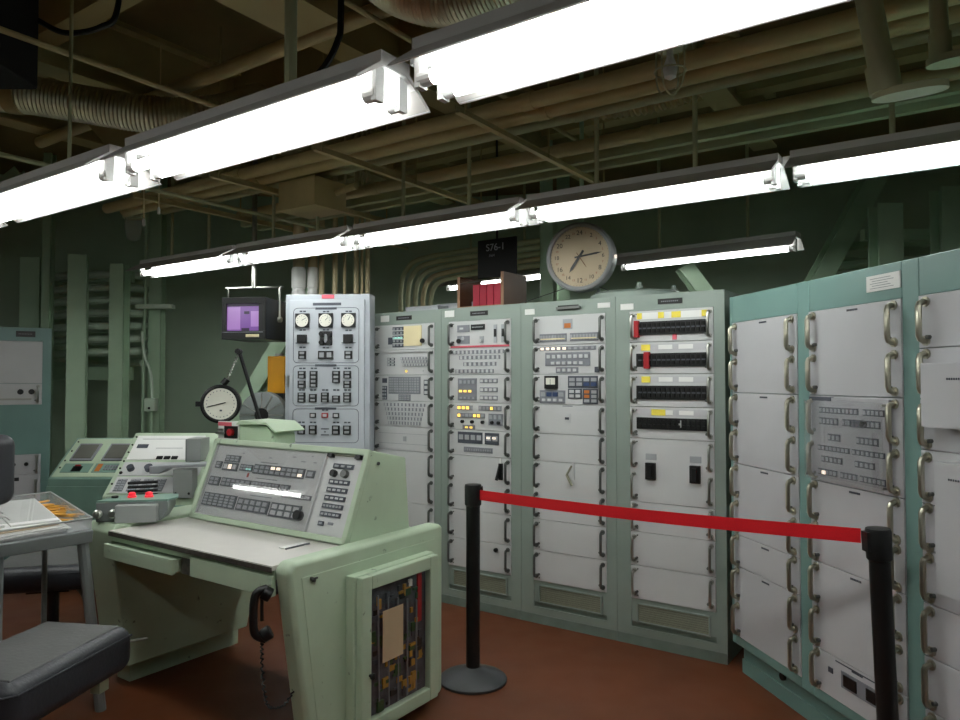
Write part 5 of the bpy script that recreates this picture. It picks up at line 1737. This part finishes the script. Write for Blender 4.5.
def brace(a, b, w, label, m=STEELG):
    a = Vector(a); b = Vector(b)
    d = (b - a).normalized(); n_ = Vector((d.z, 0, -d.x)).normalized() * w / 2
    y = Vector((0, 0.02, 0))
    mb = MB(); mb.mat(m)
    base = [a - n_, a + n_, b + n_, b - n_]
    def slab(q, dy0, dy1):
        v_ = [p + Vector((0, dy0, 0)) for p in q] + [p + Vector((0, dy1, 0)) for p in q]
        mb.add(v_, [(0, 3, 2, 1), (4, 5, 6, 7), (0, 1, 5, 4), (1, 2, 6, 5), (2, 3, 7, 6), (3, 0, 4, 7)])
    slab(base, 0, 0.012); slab(base, 0.13, 0.142)
    n2 = n_ * 0.12
    slab([a - n2, a + n2, b + n2, b - n2], 0.0121, 0.1299)
    tag(mb.build('diagonal_brace'), label, 'brace')


brace((-2.22, 5.9, 0.82), (-1.40, 5.9, 2.24), 0.12, 'green diagonal steel brace under the hanging monitor')
brace((2.33, 5.5, 1.75), (3.20, 5.5, 3.3), 0.14, 'green diagonal steel brace behind the teal cabinet')
brace((2.06, 5.72, 1.85), (1.64, 5.72, 2.42), 0.12, 'short green diagonal brace behind the lamp right of the clock')
brace((-5.4, 6.2, 2.2), (-4.0, 6.2, 3.3), 0.14, 'dark diagonal brace in the far left corner')
post(2.83, 5.0, 0.17, 0.14, 2.72, 'dark green post behind the teal cabinet, left of its pair')
post(3.24, 4.98, 0.14, 0.14, 2.83, 'dark green post behind the teal cabinet, right of its pair')
coil(3.25, 5.9, 0.4, 1.6, 2.62, 7, 0.036, 'dark green coil of thick cable behind the teal cabinet', STEELG)
mb = MB(); mb.box(2.75, 3.35, 5.12, 5.18, 2.50, 2.58, STEELG); tag(mb.build('cross_beam'), 'green horizontal beam over the coil behind the teal cabinet', 'beam')
post(0.72, 6.2, 0.1, 0.1, HC, 'green post behind the clock, left of its pair')
post(0.50, 5.4, 0.09, 0.09, HC, 'slim green post between the clock and the brown shelf')
# small lamp at upper left
t = thing('caged_lamp', 'dim caged ceiling lamp above the leftmost far lamp', 'lamp', (-3.0, 6.2, 2.72), 0)
mb = MB(); mb.lathe([(0.07, 0.2), (0.07, 0.08), (0.05, 0.0), (0.01, -0.02)][::-1], 20, GLASSD); mb.build('jar', t, smooth=True)
mb = MB(); mb.lathe([(0.09, 0.18), (0.09, 0.24), (0.03, 0.3), (0.015, 0.84)], 20, PIPEG); mb.build('canopy', t, smooth=True)
